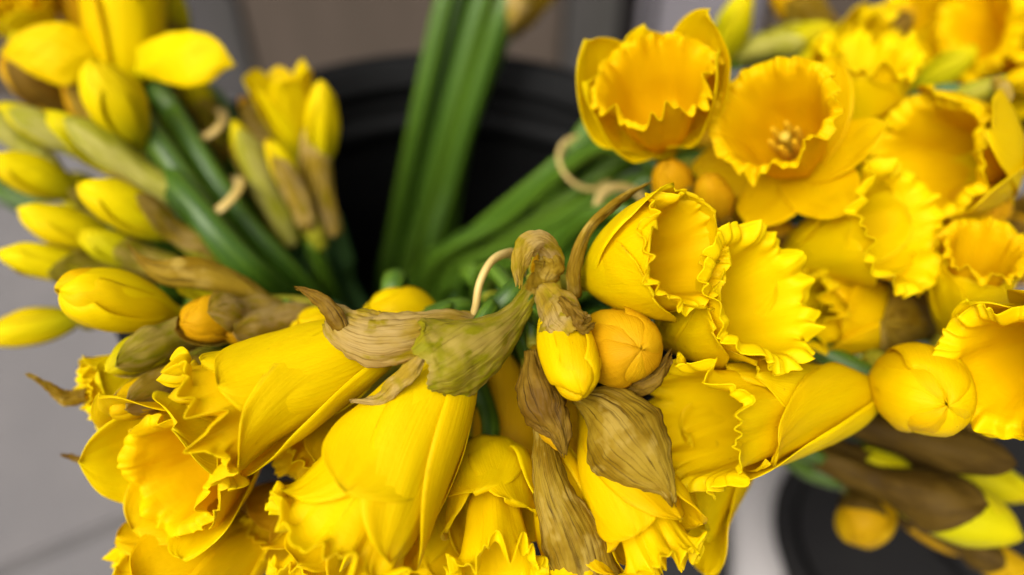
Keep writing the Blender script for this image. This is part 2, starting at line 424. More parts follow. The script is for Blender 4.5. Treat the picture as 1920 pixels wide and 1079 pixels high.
# low panelled wall behind
WALL_Y = gnd(430, 192)[1]
def wall_x(px, py=60):
    r = FWD + RIGHT * ((px - 960) / FPX) + UP * ((539.5 - py) / FPX); return (r * (WALL_Y / r[1]))[0]
wl = empty('panelled_wall', (0, WALL_Y, 0)); tag(wl, 'brown and grey panelled wall base behind the black bucket', 'wall')
link('backing', box_mesh('backing', -1.5, 1.5, .02, .06, 0, .5), M['board_dark'], wl)
zj = .128
for (a, b, m, prd) in [(-900, 330, 'board', 0), (345, 458, 'board_grey', .004), (462, 1056, 'board', 0), (1058, 1160, 'board_grey', .006), (1198, 1213, 'board_light', .006), (1226, 1420, 'board_light', 0), (1430, 2700, 'board', 0)]:
    x0, x1 = wall_x(a), wall_x(b)
    link('panel', box_mesh('panel', x0 + .001, x1 - .001, -prd, .02, .002, zj - .003, .002), M[m], wl)
    link('panel', box_mesh('panel', x0 + .001, x1 - .001, -prd, .02, zj + .003, .5, .002), M[m], wl)

# ------------------------------------------------------------------ flowers
def tepal_pts(L, prof, wmax, theta, rng, k=1.0, nu=22, nv=15, b=.18, sm=.5, p=2.2, q=.8, rs=1.0, ov=.05, und=.012, tipcurl=0.0, notch=0.0, twist=0.0, shut=0.0):
    P = spline(prof, 80) * L; P[:, 0] *= rs
    sl = np.linspace(0, 1, 80)
    s = np.linspace(0, 1, nu) ** .92
    Pr = np.interp(s, sl, P[:, 0]); Pz = np.interp(s, sl, P[:, 1])
    tr, tz = np.gradient(Pr), np.gradient(Pz); tl = np.hypot(tr, tz) + 1e-9; tr, tz = tr / tl, tz / tl
    Nr, Nz = -tz, tr
    sh = np.where(s < sm, b + (1 - b) * np.sin(np.pi / 2 * np.clip(s / sm, 0, 1)), np.clip(1 - np.clip((s - sm) / (1 - sm), 0, 1) ** p, 0, 1) ** q)
    wd = wmax * L * sh
    rho = np.maximum(Pr, .02 * L) / max(k, .05)
    v = np.linspace(-1, 1, nv)
    S, V = np.meshgrid(s, v, indexing='ij')
    a = V * np.minimum(wd / rho, 2.0)[:, None]
    R = rho[:, None]
    flat = smooth(np.abs(a), 3, 4)
    X = Pr[:, None] + Nr[:, None] * R * (1 - np.cos(a)); Y = R * np.sin(a); Z = Pz[:, None] + Nz[:, None] * R * (1 - np.cos(a))
    off = und * L * wob(S * 3, V * 2, rng, 2.2, 1.6) * smooth(S, .1, .6) * (0.5 + .5 * np.abs(V))
    off = off + und * .5 * L * wob(S, V, rng, 14, 5) * smooth(S, .5, 1) * smooth(np.abs(V), .3, 1)
    off = off - ov * L * V * .5 * smooth(S, .05, .3) * (1 - .85 * smooth(S, .75, 1) * shut)
    off = off + .010 * L * np.exp(-(V / .12) ** 2) * (1 - S * .7) * -1       # midrib keel outward
    off = off + .0035 * L * wob(S * .5, V, rng, 3, 11) * smooth(S, .08, .4) + .0022 * L * wob(S * .5, V, rng, 4, 26) * smooth(S, .15, .5)
    off = off - tipcurl * L * smooth(S, .7, 1) ** 1.5
    nr = Nr[:, None] * np.cos(a) ; nz = Nz[:, None] * np.cos(a); nt_ = -np.sin(a)
    X = X + nr * off; Y = Y + nt_ * off; Z = Z + nz * off
    th = theta + twist * S
    return np.stack([X * np.cos(th) - Y * np.sin(th), X * np.sin(th) + Y * np.cos(th), Z], -1)

def lobe_phase(T, n, rng, jit=.38):
    """uneven lobes: phase that gains 2 pi per lobe, with a random strength for each lobe."""
    k = (np.arange(n) + np.array([rng.uniform(-jit, jit) for _ in range(n)])) / n * 2 * np.pi
    k = np.sort(k); kk = np.concatenate([[k[-1] - 2 * np.pi], k, [k[0] + 2 * np.pi]])
    ph = np.interp(T, kk, 2 * np.pi * np.arange(-1, n + 1))
    ph = np.where(T > kk[-1], ph + (T - kk[-1]) * n, ph)
    am = np.array([rng.uniform(.35, 1.25) for _ in range(n)]); am = np.concatenate([[am[-1]], am, [am[0]]])
    return ph, np.interp(T, kk, am)
def corona_pts(L, prof, rng, fa=.05, lobes=6, nth=150, nu=26, jag=.035, squash=1.0, pinch=0.0):
    P = spline(prof, 60) * L; sl = np.linspace(0, 1, 60)
    s = np.linspace(0, 1, nu) ** .75
    Pr = np.interp(s, sl, P[:, 0]); Pz = np.interp(s, sl, P[:, 1])
    tr, tz = np.gradient(Pr), np.gradient(Pz); tl = np.hypot(tr, tz) + 1e-9; tr, tz = tr / tl, tz / tl
    th = np.linspace(0, 2 * np.pi, nth, endpoint=False)
    S, T = np.meshgrid(s, th, indexing='ij')
    ph = [rng.uniform(0, 6.28) for _ in range(8)]
    p1, a1 = lobe_phase(th, rng.choice([6, 7, 8]), rng)
    p2, a2 = lobe_phase(th, rng.choice([15, 16, 17, 18]), rng)
    p3, a3 = lobe_phase(th, rng.choice([25, 27, 29]), rng)
    p1, a1, p2, a2, p3, a3 = [q[None] for q in (p1, a1, p2, a2, p3, a3)]
    g = smooth(S, .45, 1.0)
    d = fa * L * (a1 * np.cos(p1) * .75 * g ** 1.6 + a2 * np.cos(p2 + .6 * np.sin(p1)) * .72 * g ** 2.6 + a3 * np.cos(p3 + .5 * np.sin(p2)) * .42 * g ** 3.5)
    d = d + .012 * L * np.sin(6 * T + ph[0]) * smooth(S, .05, .5) + .006 * L * wob(S, T, rng, 6, 3)
    d = d + .05 * L * np.sin(2 * T + ph[1]) * smooth(S, .3, 1) * .5
    # lobed, notched edge: rounded lobes with sharp notches between
    n2 = np.abs(np.sin(p2 / 2)) ** .5; n3 = np.abs(np.sin(p3 / 2)) ** .6; n1 = np.abs(np.sin(p1 / 2)) ** .6
    sc = .8 * a2 * (n2 - .8) + .45 * a3 * (n3 - .75) + .7 * a1 * (n1 - .75)
    e = jag * L * sc * smooth(S, .62, 1.0)
    curl = smooth(S, .8, 1) ** 2 * .016 * L * a2 * (1 + np.cos(p1 + 1.0))           # some lobes roll outward
    nr, nz = tz, -tr                                       # outward normal
    r = Pr[:, None] + nr[:, None] * (d + curl) + tr[:, None] * e
    z = Pz[:, None] + nz[:, None] * (d + curl) + tz[:, None] * e - curl * .6
    dt = .5 * fa * a2 * np.sin(p2) * g ** 3                # sideways gather of the folds
    A = T + dt
    return np.stack([r * np.cos(A), r * np.sin(A) * squash, z], -1)

PROF = {
    # (r, z) of a tepal's midline, per unit length
    'bud':   [(.030, 0), (.060, .10), (.135, .28), (.180, .50), (.175, .72), (.120, .90), (.050, .985), (.001, 1.0)],
    'fatbud': [(.035, 0), (.085, .10), (.20, .28), (.27, .50), (.275, .72), (.21, .90), (.09, .985), (.001, .995)],
    'bell':  [(.035, 0), (.070, .12), (.165, .30), (.245, .52), (.285, .74), (.285, .90), (.275, 1.0)],
    'dome':  [(.05, 0), (.17, .05), (.27, .18), (.31, .42), (.325, .70), (.34, .90), (.36, 1.0)],
    'cone':  [(.060, 0), (.115, .08), (.180, .24), (.230, .45), (.270, .68), (.300, .88), (.315, 1.0)],
    'loose': [(.035, 0), (.070, .14), (.170, .30), (.285, .50), (.37, .72), (.42, .90), (.47, 1.0)],
    'cup':   [(.04, 0), (.06, .18), (.16, .32), (.33, .44), (.44, .62), (.48, .84), (.47, 1.02)],
    'open':  [(.04, 0), (.05, .22), (.12, .34), (.30, .40), (.50, .46), (.68, .56), (.82, .64)],
    'star':  [(.04, 0), (.05, .25), (.10, .33), (.26, .36), (.46, .36), (.64, .35), (.80, .32)],
}
WID = {'bud': (.235, 1.0, .12), 'fatbud': (.34, 1.0, .12), 'bell': (.32, .95, .15), 'dome': (.37, .95, .3), 'cone': (.34, .95, .3), 'loose': (.34, .75, .15), 'cup': (.36, .6, .14), 'open': (.30, .3, .14), 'star': (.27, .25, .14)}
def corona_prof(cl, cr, flare):
    return [(.045, .10 * cl), (.085, .26 * cl), (.62 * cr, .52 * cl), (.78 * cr, .74 * cl), (.90 * cr, .90 * cl), (cr, .985 * cl), (cr * (1 + flare), 1.03 * cl)]
CORONA = {'bell': (1.05, .23, .16), 'dome': (1.05, .27, .2), 'cone': (1.05, .26, .22), 'loose': (1.02, .25, .25), 'cup': (.98, .33, .22), 'open': (1.0, .30, .3), 'star': (1.0, .28, .3)}

COUNT = [0]
def local_frame(base, tip, roll=0.0):
    z = nrm(tip - base); c = nrm(CAM - (base + tip) / 2); x = nrm(c - z * c.dot(z)); y = np.cross(z, x)
    cr, sr = math.cos(roll), math.sin(roll)
    x2, y2 = x * cr + y * sr, -x * sr + y * cr
    m = Matrix(((x2[0], y2[0], z[0], base[0]), (x2[1], y2[1], z[1], base[1]), (x2[2], y2[2], z[2], base[2]), (0, 0, 0, 1)))
    return m, np.linalg.norm(tip - base)

def stem_path(base, axis, way, end):
    pts = [base + axis * .002, base - axis * .012]
    if way is not None:
        pts += [at(*q) for q in way]
    else:
        f = (base - RIM_C)[:2]; dist = np.linalg.norm(f); u = f / max(dist, 1e-6)
        rr = min(dist * .6, RIM_R * .62)
        wp = np.array([RIM_C[0] + u[0] * rr, RIM_C[1] + u[1] * rr, min(RIM_Z + .004, base[2] - .02)])
        pts += [wp]
    if end is not None: pts.append(np.array(end))
    return pts

def daffodil(label, base, tip, kind, group, roll=0.0, fat=1.0, mat='petal', cmat='corona', seed=None, way=None, stem='stem', stem_r=.0042,
             spathe=None, cl=1.0, cr=1.0, flare=1.0, fa=.05, jag=.035, petals=None, over=None, corona=True, stamens=False, res=1.0, ovary=True,
             und=.012, thin=None, squash=1.0, sub=None, name='daffodil', notip=False, kk=1.0, end='bucket'):
    COUNT[0] += 1
    seed = COUNT[0] * 17 + 5 if seed is None else seed
    rng = random.Random(seed)
    B, T = at(*base), at(*tip)
    Mx, L = local_frame(B, T, roll)
    root = empty(name, B)
    tag(root, label, 'daffodil', group)
    loc = Matrix.Translation(Vector(B)).inverted() @ Mx
    prof = PROF[kind]; wmax, k, b = WID[kind]
    wmax *= fat
    if kind in ('bud', 'fatbud'): q_, p_, sm_ = .8, 2.6, .55
    elif kind in ('bell', 'dome', 'cone'): q_, p_, sm_ = .85, 2.0, .52
    else: q_, p_, sm_ = .8, 2.0, .5
    nu, nv = int(24 * res) + 4, int(14 * res) + 5
    order = petals if petals is not None else range(6)
    for i in order:
        outer = i % 2 == 0
        ov_ = (over or {}).get(i, {})
        rs = fat * (1.0 if outer else .93) * rng.uniform(.97, 1.03)
        pr = [(r * ov_.get('r', 1.0), z * ov_.get('z', 1.0)) for r, z in ov_.get('prof', prof)]
        sc = ov_.get('len', rng.uniform(.96, 1.02) * (1 if outer else .985))
        if sc < 1 and kind not in ('bud', 'fatbud', 'star', 'open'):
            PP = spline(pr, 60); PP = PP[PP[:, 1] <= sc * PP[:, 1].max()]; pr = [tuple(r_) for r_ in PP[::6]] + [tuple(PP[-1])]; sc = 1.0
        P = tepal_pts(L * sc, pr, wmax * ov_.get('w', 1 if outer else .92), math.radians(i * 60 + ov_.get('dth', 0)), rng, k=ov_.get('k', k * kk), nu=nu, nv=nv, b=b,
                      sm=sm_, p=p_, q=q_, rs=rs, und=ov_.get('und', und), tipcurl=ov_.get('curl', 0.0 if kind in ('bud', 'fatbud') else rng.uniform(-.03, .05)), ov=ov_.get('ov', .05), shut=1.0 if kind in ('bud', 'fatbud') else 0.0)
        link('petal', grid_mesh('petal', P, .00025), M[ov_.get('mat', mat)], root, loc)
    if corona and kind in CORONA:
        a, c, f = CORONA[kind]
        P = corona_pts(L, corona_prof(a * cl, c * cr * fat, f * flare), rng, fa, nth=int(230 * res) + 30, nu=int(24 * res) + 8, jag=jag, squash=squash)
        link('corona', grid_mesh('corona', P, .00025, wrap=True), M[cmat], root, loc)
        if stamens:
            zt = .55 * a * cl * L
            for i in range(6):
                th = i * math.pi / 3 + .3; r = .045 * L
                c0 = np.array([r * math.cos(th), r * math.sin(th), .2 * L]); c1 = np.array([r * 1.7 * math.cos(th), r * 1.7 * math.sin(th), zt])
                c2 = c1 + nrm(c1 - c0) * .20 * L
                st = link('stamen', tube_mesh('filament', [c0, (c0 + c1) / 2, c1], .0007, 8, 8), M['pistil'], root, loc)
                link('anther', tube_mesh('anther', [c1 - nrm(c1 - c0) * .03 * L, (c1 + c2) / 2, c2], [.0009, .0014, .0007], 12, 10), M['anther'], st)
            ps = link('pistil', tube_mesh('pistil', [(0, 0, .15 * L), (0, 0, .4 * L), (.01 * L, 0, .74 * L)], [.0011, .0010, .0011], 10, 10), M['pistil'], root, loc)
            link('stigma', tube_mesh('stigma', [(.01 * L, 0, .73 * L), (.01 * L, 0, .755 * L), (.011 * L, 0, .78 * L)], [.0012, .0019, .0015], 10, 12), M['pistil'], ps)
    axis = nrm(T - B)
    if ovary:
        oc = [np.array([0, 0, -.016]), np.array([0, 0, -.010]), np.array([0, 0, -.004]), np.array([0, 0, .003])]
        link('ovary', tube_mesh('ovary', oc, [.0028, .0040, .0038, .0028], 18, 16), M['ovary'], root, loc)
    if stem:
        if isinstance(end, str):
            e = BUCKET + np.array([rng.uniform(-.05, .05), rng.uniform(-.05, .05), .01])
        else: e = end
        pts = stem_path(B, axis, way, e)
        pts = [p - B for p in pts]
        n = len(pts); rad = [stem_r * .62, stem_r * .75] + [stem_r] * (n - 2)
        link('stem', tube_mesh('stem', pts, rad, 14 * n, 16, flat=.72, ridges=.05), M[stem], root)
    if spathe:
        for sp in (spathe if isinstance(spathe, list) else [spathe]):
            if 'spine' in sp: add_sheet(root, B, **sp)
            else: neck_spathe(root, loc, L, rng, kind=kind, fat=fat, **sp)
    return root

def neck_spathe(root, loc, L, rng, kind='bud', mat='spathe_tan', length=.55, start=-.35, side=0, r0=.055, r1=.14, wrap=1.6, tip=1.0, fat=1.0):
    """papery sheath that hugs the neck (and part) of its flower on one side."""
    PP = spline(PROF[kind], 60); zz = np.linspace(start, length, 9)
    rr = np.interp(zz, PP[:, 1], PP[:, 0]) * fat + .030
    rr = np.where(zz < 0, np.interp(zz, [start, -.10, 0], [.0040 / L, .0056 / L, max(rr[zz >= 0][0] if (zz >= 0).any() else .06, .0050 / L)]), np.maximum(rr, .0050 / L))
    rm = rr.max()
    P = tepal_pts(L, list(zip(rr, zz)), rm * wrap, math.radians(side), rng, k=.97, nu=34, nv=21, b=.45, sm=.55, p=2.0, q=.7, rs=1, und=.010, ov=.03)
    S = np.linspace(0, 1, 34)[:, None, None]
    V = np.linspace(-1, 1, 21)[None, :, None]
    P = P + .006 * L * np.concatenate([wob(S, V, rng, 14, 6) for _ in range(3)], 2)
    link('spathe', grid_mesh('spathe', P, .00018), M[mat], root, loc)

def sheet_pts(spine, half, arc, rng, crumple=.0010, ridge=.0003, nu=48, nv=27, ragged=.12, roll=0.0, flip=1, tipw=.04, hook=0.0, endrag=.0015):
    C = np.array([at(*q) for q in spine]); P = spline(C, nu)
    d = np.array([q[2] for q in spine]); hw = spline(np.array(half, float) / FPX * d, nu)[:, 0]
    ar = spline(np.array(arc, float), nu)[:, 0]
    T = np.gradient(P, axis=0); T /= np.linalg.norm(T, axis=1, keepdims=True)
    V = CAM - P; V -= T * (V * T).sum(1, keepdims=True); V /= np.linalg.norm(V, axis=1, keepdims=True)
    Sd = np.cross(T, V)
    if np.ndim(roll): rl = spline(np.array(roll, float), nu)[:, 0]
    else: rl = np.full(nu, float(roll))
    c, s_ = np.cos(rl)[:, None], np.sin(rl)[:, None]
    V, Sd = V * c + Sd * s_, Sd * c - V * s_
    s = np.linspace(0, 1, nu); v = np.linspace(-1, 1, nv)
    S, VV = np.meshgrid(s, v, indexing='ij')
    edge = 1 + ragged * .4 * (wob(S, np.sign(VV) * 2, rng, 11, 3) + .6 * wob(S, np.sign(VV) * 3, rng, 31, 3)) * np.abs(VV) ** 2
    hwm = np.maximum(hw, .0002)[:, None]; arm = np.maximum(ar, .02)[:, None]
    wsin = np.where(arm < np.pi / 2, np.sin(arm), 1.0)
    rho = hwm / wsin
    a = VV * arm * edge
    G = P[:, None] + Sd[:, None] * (rho * np.sin(a))[..., None] - V[:, None] * (flip * rho * (1 - np.cos(a)))[..., None]
    Nn = V[:, None] * np.cos(a)[..., None] * flip + Sd[:, None] * np.sin(a)[..., None]
    ridge, crumple = ridge * .22, crumple * .55
    rd = ridge * (np.sin(VV * 34 + 2.5 * wob(S, VV, rng, 5, 4)) + .6 * np.sin(VV * 61 + 3 * wob(S, VV, rng, 6, 5)))
    cr = crumple * (1.3 * wob(S, VV, rng, 5, 3) + .45 * wob(S, VV, rng, 17, 7))
    lip = crumple * .45 * wob(S, VV, rng, 34, 2) * np.abs(VV) ** 3
    tear = endrag * (wob(S * 0, VV, rng, 1, 5) + .5 * wob(S * 0, VV, rng, 1, 19)) * smooth(S, .8, 1)
    return G + Nn * (rd + cr + lip)[..., None] + T[:, None] * tear[..., None]
def add_sheet(root, B, spine, half, arc, mat='spathe_tan', seed=1, part='spathe', thick=.00018, **kw):
    G = sheet_pts(spine, half, arc, random.Random(seed), **kw)
    f = min(1.2, max(.15, sum(half) / len(half) / 62))
    if part == 'petal': f = 1
    U, V = np.meshgrid(np.linspace(0, 1, G.shape[0]), np.linspace(0, f, G.shape[1]), indexing='ij')
    return link(part, grid_mesh(part, G - B, thick, uv=np.stack([V, U], 2)), M[mat], root)

# ------------------------------------------------------------------ the daffodils
FG, RG, LG, BG, UG = 'daffodils hanging over the front of the bucket', 'daffodils crowded on the right', 'daffodils of the left bunch', 'daffodils of the rear bunch', 'buds hanging under the right cluster'
HI = 1.35

# --- front cluster
daffodil('large half-open daffodil in front, smooth bright petals and frilled mouth pointing down-left', (872, 655, .213), (648, 1008, .197), 'cone', FG, roll=.25, fat=1.06, res=HI, seed=17,
         way=[(905, 620, .226), (985, 550, .232), (960, 700, .30)], stem_r=.0046, fa=.048, jag=.06, cl=1.0, cr=1.05, flare=1.0, und=.010, ovary=False,
         over={0: dict(len=.86, w=1.12, dth=2), 1: dict(len=.98, w=1.0), 5: dict(len=.98), 2: dict(len=.96)},
         spathe=[dict(spine=[(1008, 530, .2225), (975, 585, .214), (928, 628, .203), (880, 662, .1965), (836, 690, .1935), (796, 708, .1930)], half=[16, 27, 58, 84, 86, 72], arc=[1.5, 1.5, 1.45, 1.4, 1.35, 1.3], mat='spathe_olive', seed=11, crumple=.0012, ridge=.0004, nu=80, nv=51, roll=[0, 0, -.1, -.2, -.25, -.3], endrag=.0030),
                 dict(spine=[(800, 655, .1945), (772, 690, .1935), (738, 722, .1945), (706, 748, .1965), (664, 752, .1985)], half=[6, 17, 15, 10, 3], arc=[.9, 1.0, 1.0, .9, .5], mat='spathe_tan', seed=14, crumple=.0008, ridge=.0003, roll=.3)])
daffodil('long half-open daffodil lying left of the largest one, under the tan papery sheath', (765, 612, .228), (392, 792, .204), 'cone', FG, roll=.1, fat=.85, res=HI, seed=7,
         way=[(800, 604, .236), (880, 590, .242), (930, 680, .30)], fa=.05, jag=.06, cl=.98, cr=1.12, flare=1.0, und=.014, ovary=False,
         over={0: dict(len=.93, w=1.15, dth=20), 5: dict(len=1.0, w=1.1), 1: dict(len=.94), 3: dict(len=.92)},
         spathe=dict(spine=[(905, 604, .2165), (850, 604, .211), (775, 622, .2055), (700, 628, .2035), (645, 612, .206), (612, 588, .211)], half=[12, 25, 46, 58, 46, 26], arc=[1.5, 1.5, 1.4, 1.25, 1.15, 1.0], mat='spathe_tan', seed=5, crumple=.0013, ridge=.0004, nu=76, nv=47, roll=[0, 0, .1, .15, .1, 0]))
daffodil('wide-mouthed daffodil at the lower left with a green-tinged petal tip', (515, 800, .252), (290, 905, .214), 'loose', FG, roll=.45, fat=1.12, cmat='corona_orange', seed=31, res=1.15, fa=.035, cl=.90, cr=1.18, flare=.6,
         over={0: dict(len=1.08, mat='petal_bud', w=1.1), 1: dict(len=1.14, w=1.1), 5: dict(len=1.02), 2: dict(len=1.1)})
daffodil('shaded frilly daffodil wedged between the two largest front flowers', (700, 742, .246), (560, 880, .228), 'loose', FG, roll=.9, fat=.95, mat='petal_warm', cmat='corona_orange', seed=12, fa=.06)
daffodil('daffodil cut off by the bottom-left edge, one broad petal toward the paving', (575, 985, .252), (255, 1112, .232), 'loose', FG, roll=.0, fat=.9, seed=44, mat='petal_warm', over={0: dict(w=1.2), 5: dict(w=1.1)})
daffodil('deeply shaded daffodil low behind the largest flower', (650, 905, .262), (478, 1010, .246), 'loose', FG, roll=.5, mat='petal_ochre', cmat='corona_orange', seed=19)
daffodil('frilly daffodil at the bottom edge below the largest flower', (690, 905, .246), (560, 1090, .226), 'loose', FG, roll=.2, fat=.9, mat='petal_warm', seed=21, fa=.06)
daffodil('small bell-shaped daffodil hanging straight down at the bottom centre', (918, 832, .232), (930, 1042, .206), 'dome', FG, roll=.35, fat=1.12, res=HI, seed=63, fa=.068, jag=.055, cl=1.10, cr=1.0, flare=1.1, und=.02, ovary=False,
         over={0: dict(len=.72, w=1.1), 1: dict(len=.84), 5: dict(len=.78), 2: dict(len=.85), 3: dict(len=.85), 4: dict(len=.85)})
daffodil('daffodil peeping out low between the largest flower and the small bell', (868, 900, .25), (800, 1095, .236), 'loose', FG, roll=.7, fat=.9, mat='petal_warm', seed=23, fa=.055)
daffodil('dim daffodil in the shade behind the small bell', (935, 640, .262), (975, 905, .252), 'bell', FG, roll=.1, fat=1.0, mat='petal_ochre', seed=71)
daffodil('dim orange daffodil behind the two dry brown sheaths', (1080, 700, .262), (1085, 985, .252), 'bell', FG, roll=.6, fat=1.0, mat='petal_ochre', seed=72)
daffodil('closed bud hanging in the middle, tip pinched and turned to the viewer', (1032, 548, .218), (1092, 744, .195), 'fatbud', FG, roll=.2, fat=.72, mat='petal_warm', res=HI, seed=81, und=.010,
         way=[(1012, 545, .232), (985, 640, .29)],
         spathe=[dict(spine=[(1010, 535, .2135), (1035, 565, .2065), (1052, 596, .2015), (1072, 622, .199)], half=[22, 42, 48, 40], arc=[1.4, 1.35, 1.25, 1.1], mat='spathe_tan', seed=8, crumple=.0010),
                 dict(spine=[(1050, 560, .204), (1080, 592, .199), (1093, 610, .1985), (1110, 606, .201)], half=[10, 16, 15, 6], arc=[.7, .9, 1.0, .8], mat='spathe_dark', seed=9, crumple=.0012)])
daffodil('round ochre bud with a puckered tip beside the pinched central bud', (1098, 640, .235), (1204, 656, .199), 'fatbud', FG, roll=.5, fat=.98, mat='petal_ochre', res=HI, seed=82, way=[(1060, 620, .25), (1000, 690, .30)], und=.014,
         spathe=dict(spine=[(1140, 690, .216), (1185, 728, .211), (1232, 715, .209), (1258, 668, .211)], half=[14, 20, 20, 8], arc=[1, 1, 1, .7], mat='spathe_dark', seed=3, roll=.6))
daffodil('crumpled daffodil half sheathed in a large brown veined sheath', (1088, 735, .224), (1236, 1030, .203), 'bell', FG, roll=.3, fat=.92, mat='petal_warm', res=HI, seed=91, fa=.055, jag=.05, cl=1.03, cr=.9, flare=.5, und=.02,
         over={0: dict(len=.93), 1: dict(len=.92), 5: dict(len=.95)},
         spathe=dict(spine=[(1076, 742, .213), (1120, 765, .205), (1165, 815, .1985), (1212, 872, .196), (1248, 916, .196), (1262, 948, .1965)], half=[16, 62, 88, 64, 20, 4], arc=[1.3, 1.3, 1.25, 1.15, .9, .5], mat='spathe_brown', seed=21, crumple=.0010, ridge=.0004, nu=70, nv=45),
         sub=None)
daffodil('long brown sheath hanging at the bottom with yellow petal at its end', (1018, 770, .226), (1100, 1105, .205), 'bell', FG, roll=.2, fat=.62, mat='petal_warm', seed=92,
         spathe=dict(spine=[(1015, 770, .215), (1022, 850, .208), (1042, 930, .202), (1078, 1015, .199), (1105, 1110, .198)], half=[16, 28, 42, 58, 62], arc=[1.4, 1.35, 1.3, 1.2, 1.1], mat='spathe_brown', seed=33, crumple=.0012, ridge=.00045, nu=70, nv=45))
daffodil('withered spent daffodil, a dry brown pointed sheath beside the central bud', (1000, 640, .228), (1052, 846, .205), 'bud', FG, fat=.62, mat='petal_ochre', seed=93, ovary=False,
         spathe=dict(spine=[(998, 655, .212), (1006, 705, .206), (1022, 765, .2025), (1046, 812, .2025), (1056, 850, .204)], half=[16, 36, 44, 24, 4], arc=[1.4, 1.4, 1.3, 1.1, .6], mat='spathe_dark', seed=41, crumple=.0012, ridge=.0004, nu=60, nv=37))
daffodil('withered stem end with a curled dry tan sheath on top', (1010, 530, .222), (1012, 478, .216), 'bud', FG, fat=1.2, mat='petal_ochre', seed=94, ovary=False, way=[(985, 575, .226), (955, 690, .30)], stem_r=.0052,
         spathe=[dict(spine=[(1034, 520, .220), (1044, 488, .214), (1022, 456, .209), (994, 462, .206), (978, 495, .2055), (974, 535, .208)], half=[8, 18, 22, 24, 20, 6], arc=[1.0, 1.1, 1.1, 1.1, 1.0, .6], mat='spathe_tan', seed=52, crumple=.0010, nu=60, nv=31, roll=[.3, .2, 0, -.2, -.3, -.3]),
                 dict(spine=[(1000, 556, .220), (1018, 525, .215), (1028, 495, .2125), (1018, 470, .212)], half=[18, 26, 26, 10], arc=[1.3, 1.3, 1.2, .9], mat='spathe_brown', seed=53, crumple=.0012)])
daffodil('rounded yellow petals showing just above the tan papery sheath', (850, 640, .262), (690, 574, .244), 'fatbud', FG, roll=.2, fat=1.1, ovary=False, way=[(900, 700, .29), (900, 800, .34)], seed=95, res=.8)
daffodil('yellow petal tip peeping above the long half-open daffodil', (700, 690, .262), (560, 600, .236), 'fatbud', FG, roll=.2, fat=.9, ovary=False, way=[(760, 740, .29), (850, 850, .34)], seed=96, res=.8)
daffodil('flower with a thin brown sheath tip curling up left of the tan sheath', (690, 640, .25), (640, 700, .236), 'bud', FG, seed=97, fat=1.1,
         spathe=dict(spine=[(650, 632, .2065), (628, 605, .2055), (604, 572, .206), (572, 548, .208), (553, 540, .2095)], half=[6, 19, 17, 9, 2], arc=[.8, 1.0, 1.0, .9, .5], mat='spathe_dark', seed=54, crumple=.0006, ridge=.0002, roll=-.5))

# --- right cluster
daffodil('cupped daffodil with a deep orange mouth just right of the bucket centre', (1085, 530, .236), (1300, 462, .203), 'bell', RG, roll=.5, fat=1.28, cmat='corona_orange', res=HI, seed=111, fa=.04, cl=.90, cr=1.12, flare=.6, stem_r=.0044, jag=.05,
         way=[(1040, 560, .25), (960, 640, .31)], over={0: dict(len=.92), 3: dict(len=1.02)},
         spathe=dict(spine=[(1085, 560, .222), (1082, 500, .217), (1110, 430, .217), (1165, 380, .219), (1215, 345, .222)], half=[20, 16, 13, 12, 4], arc=[1.1, 1.1, 1.1, 1, .6], mat='spathe_brown', seed=61, roll=.8, crumple=.0006))
daffodil('broad ruffled pale trumpet facing right beneath the orange-mouthed cup', (1205, 640, .250), (1415, 562, .214), 'loose', RG, roll=.2, fat=.86, res=HI, seed=112, fa=.05, cl=1.05, cr=1.75, flare=.9, jag=.06, way=[(1150, 660, .262), (1020, 720, .31)], kk=1.2)
daffodil('upright cupped daffodil at the top beside the dark bucket opening', (1252, 312, .276), (1224, 138, .238), 'cup', RG, roll=.0, fat=.88, mat='petal', cmat='corona_orange', res=1.2, seed=113, fa=.055, jag=.055, cl=.98, cr=1.22, flare=.35, petals=[1, 2, 3, 4, 5],
         way=[(1230, 300, .285), (1120, 275, .31), (960, 400, .35), (800, 545, .40)], stem_r=.0050, over={1: dict(w=1.05, dth=30, len=1.04), 5: dict(w=1.0, dth=-34, len=1.0), 2: dict(dth=6, len=1.12, w=1.1), 4: dict(dth=-6, len=1.12, w=1.1)})
daffodil('open trumpet with stamens showing, second from the dark bucket opening', (1520, 345, .276), (1452, 222, .240), 'open', RG, roll=.15, fat=.86, cmat='corona_orange', res=1.2, seed=114, fa=.05, cl=1.05, cr=1.35, flare=.55, stamens=True,
         way=[(1400, 330, .30), (1200, 340, .32), (980, 450, .36), (800, 560, .41)], stem_r=.0050, mat='petal_warm')
daffodil('ruffled trumpet turned right in the middle of the right cluster', (1475, 485, .280), (1672, 428, .246), 'cone', RG, roll=.3, fat=1.25, res=1.1, seed=115, fa=.05, cl=1.02, cr=1.35, flare=.8,
         way=[(1380, 440, .30), (1180, 400, .33), (980, 480, .37), (800, 580, .42)], stem_r=.0050)
daffodil('wide cup facing left near the right edge with an orange shaded mouth', (1915, 310, .290), (1710, 300, .262), 'cup', RG, roll=.4, fat=.84, cmat='corona_orange', seed=116, fa=.035, cr=1.05, cl=.9)
daffodil('blurred round bud with a dark tip at the right edge under the wide cup', (1770, 412, .296), (1872, 382, .262), 'fatbud', RG, roll=.2, fat=.92, mat='petal_ochre', seed=117)
daffodil('narrow trumpet pointing up beneath the dark-tipped blurred bud', (1770, 640, .272), (1842, 478, .244), 'bell', RG, roll=.2, fat=1.05, cmat='corona_orange', seed=118, fa=.045, cr=1.15, cl=1.03)
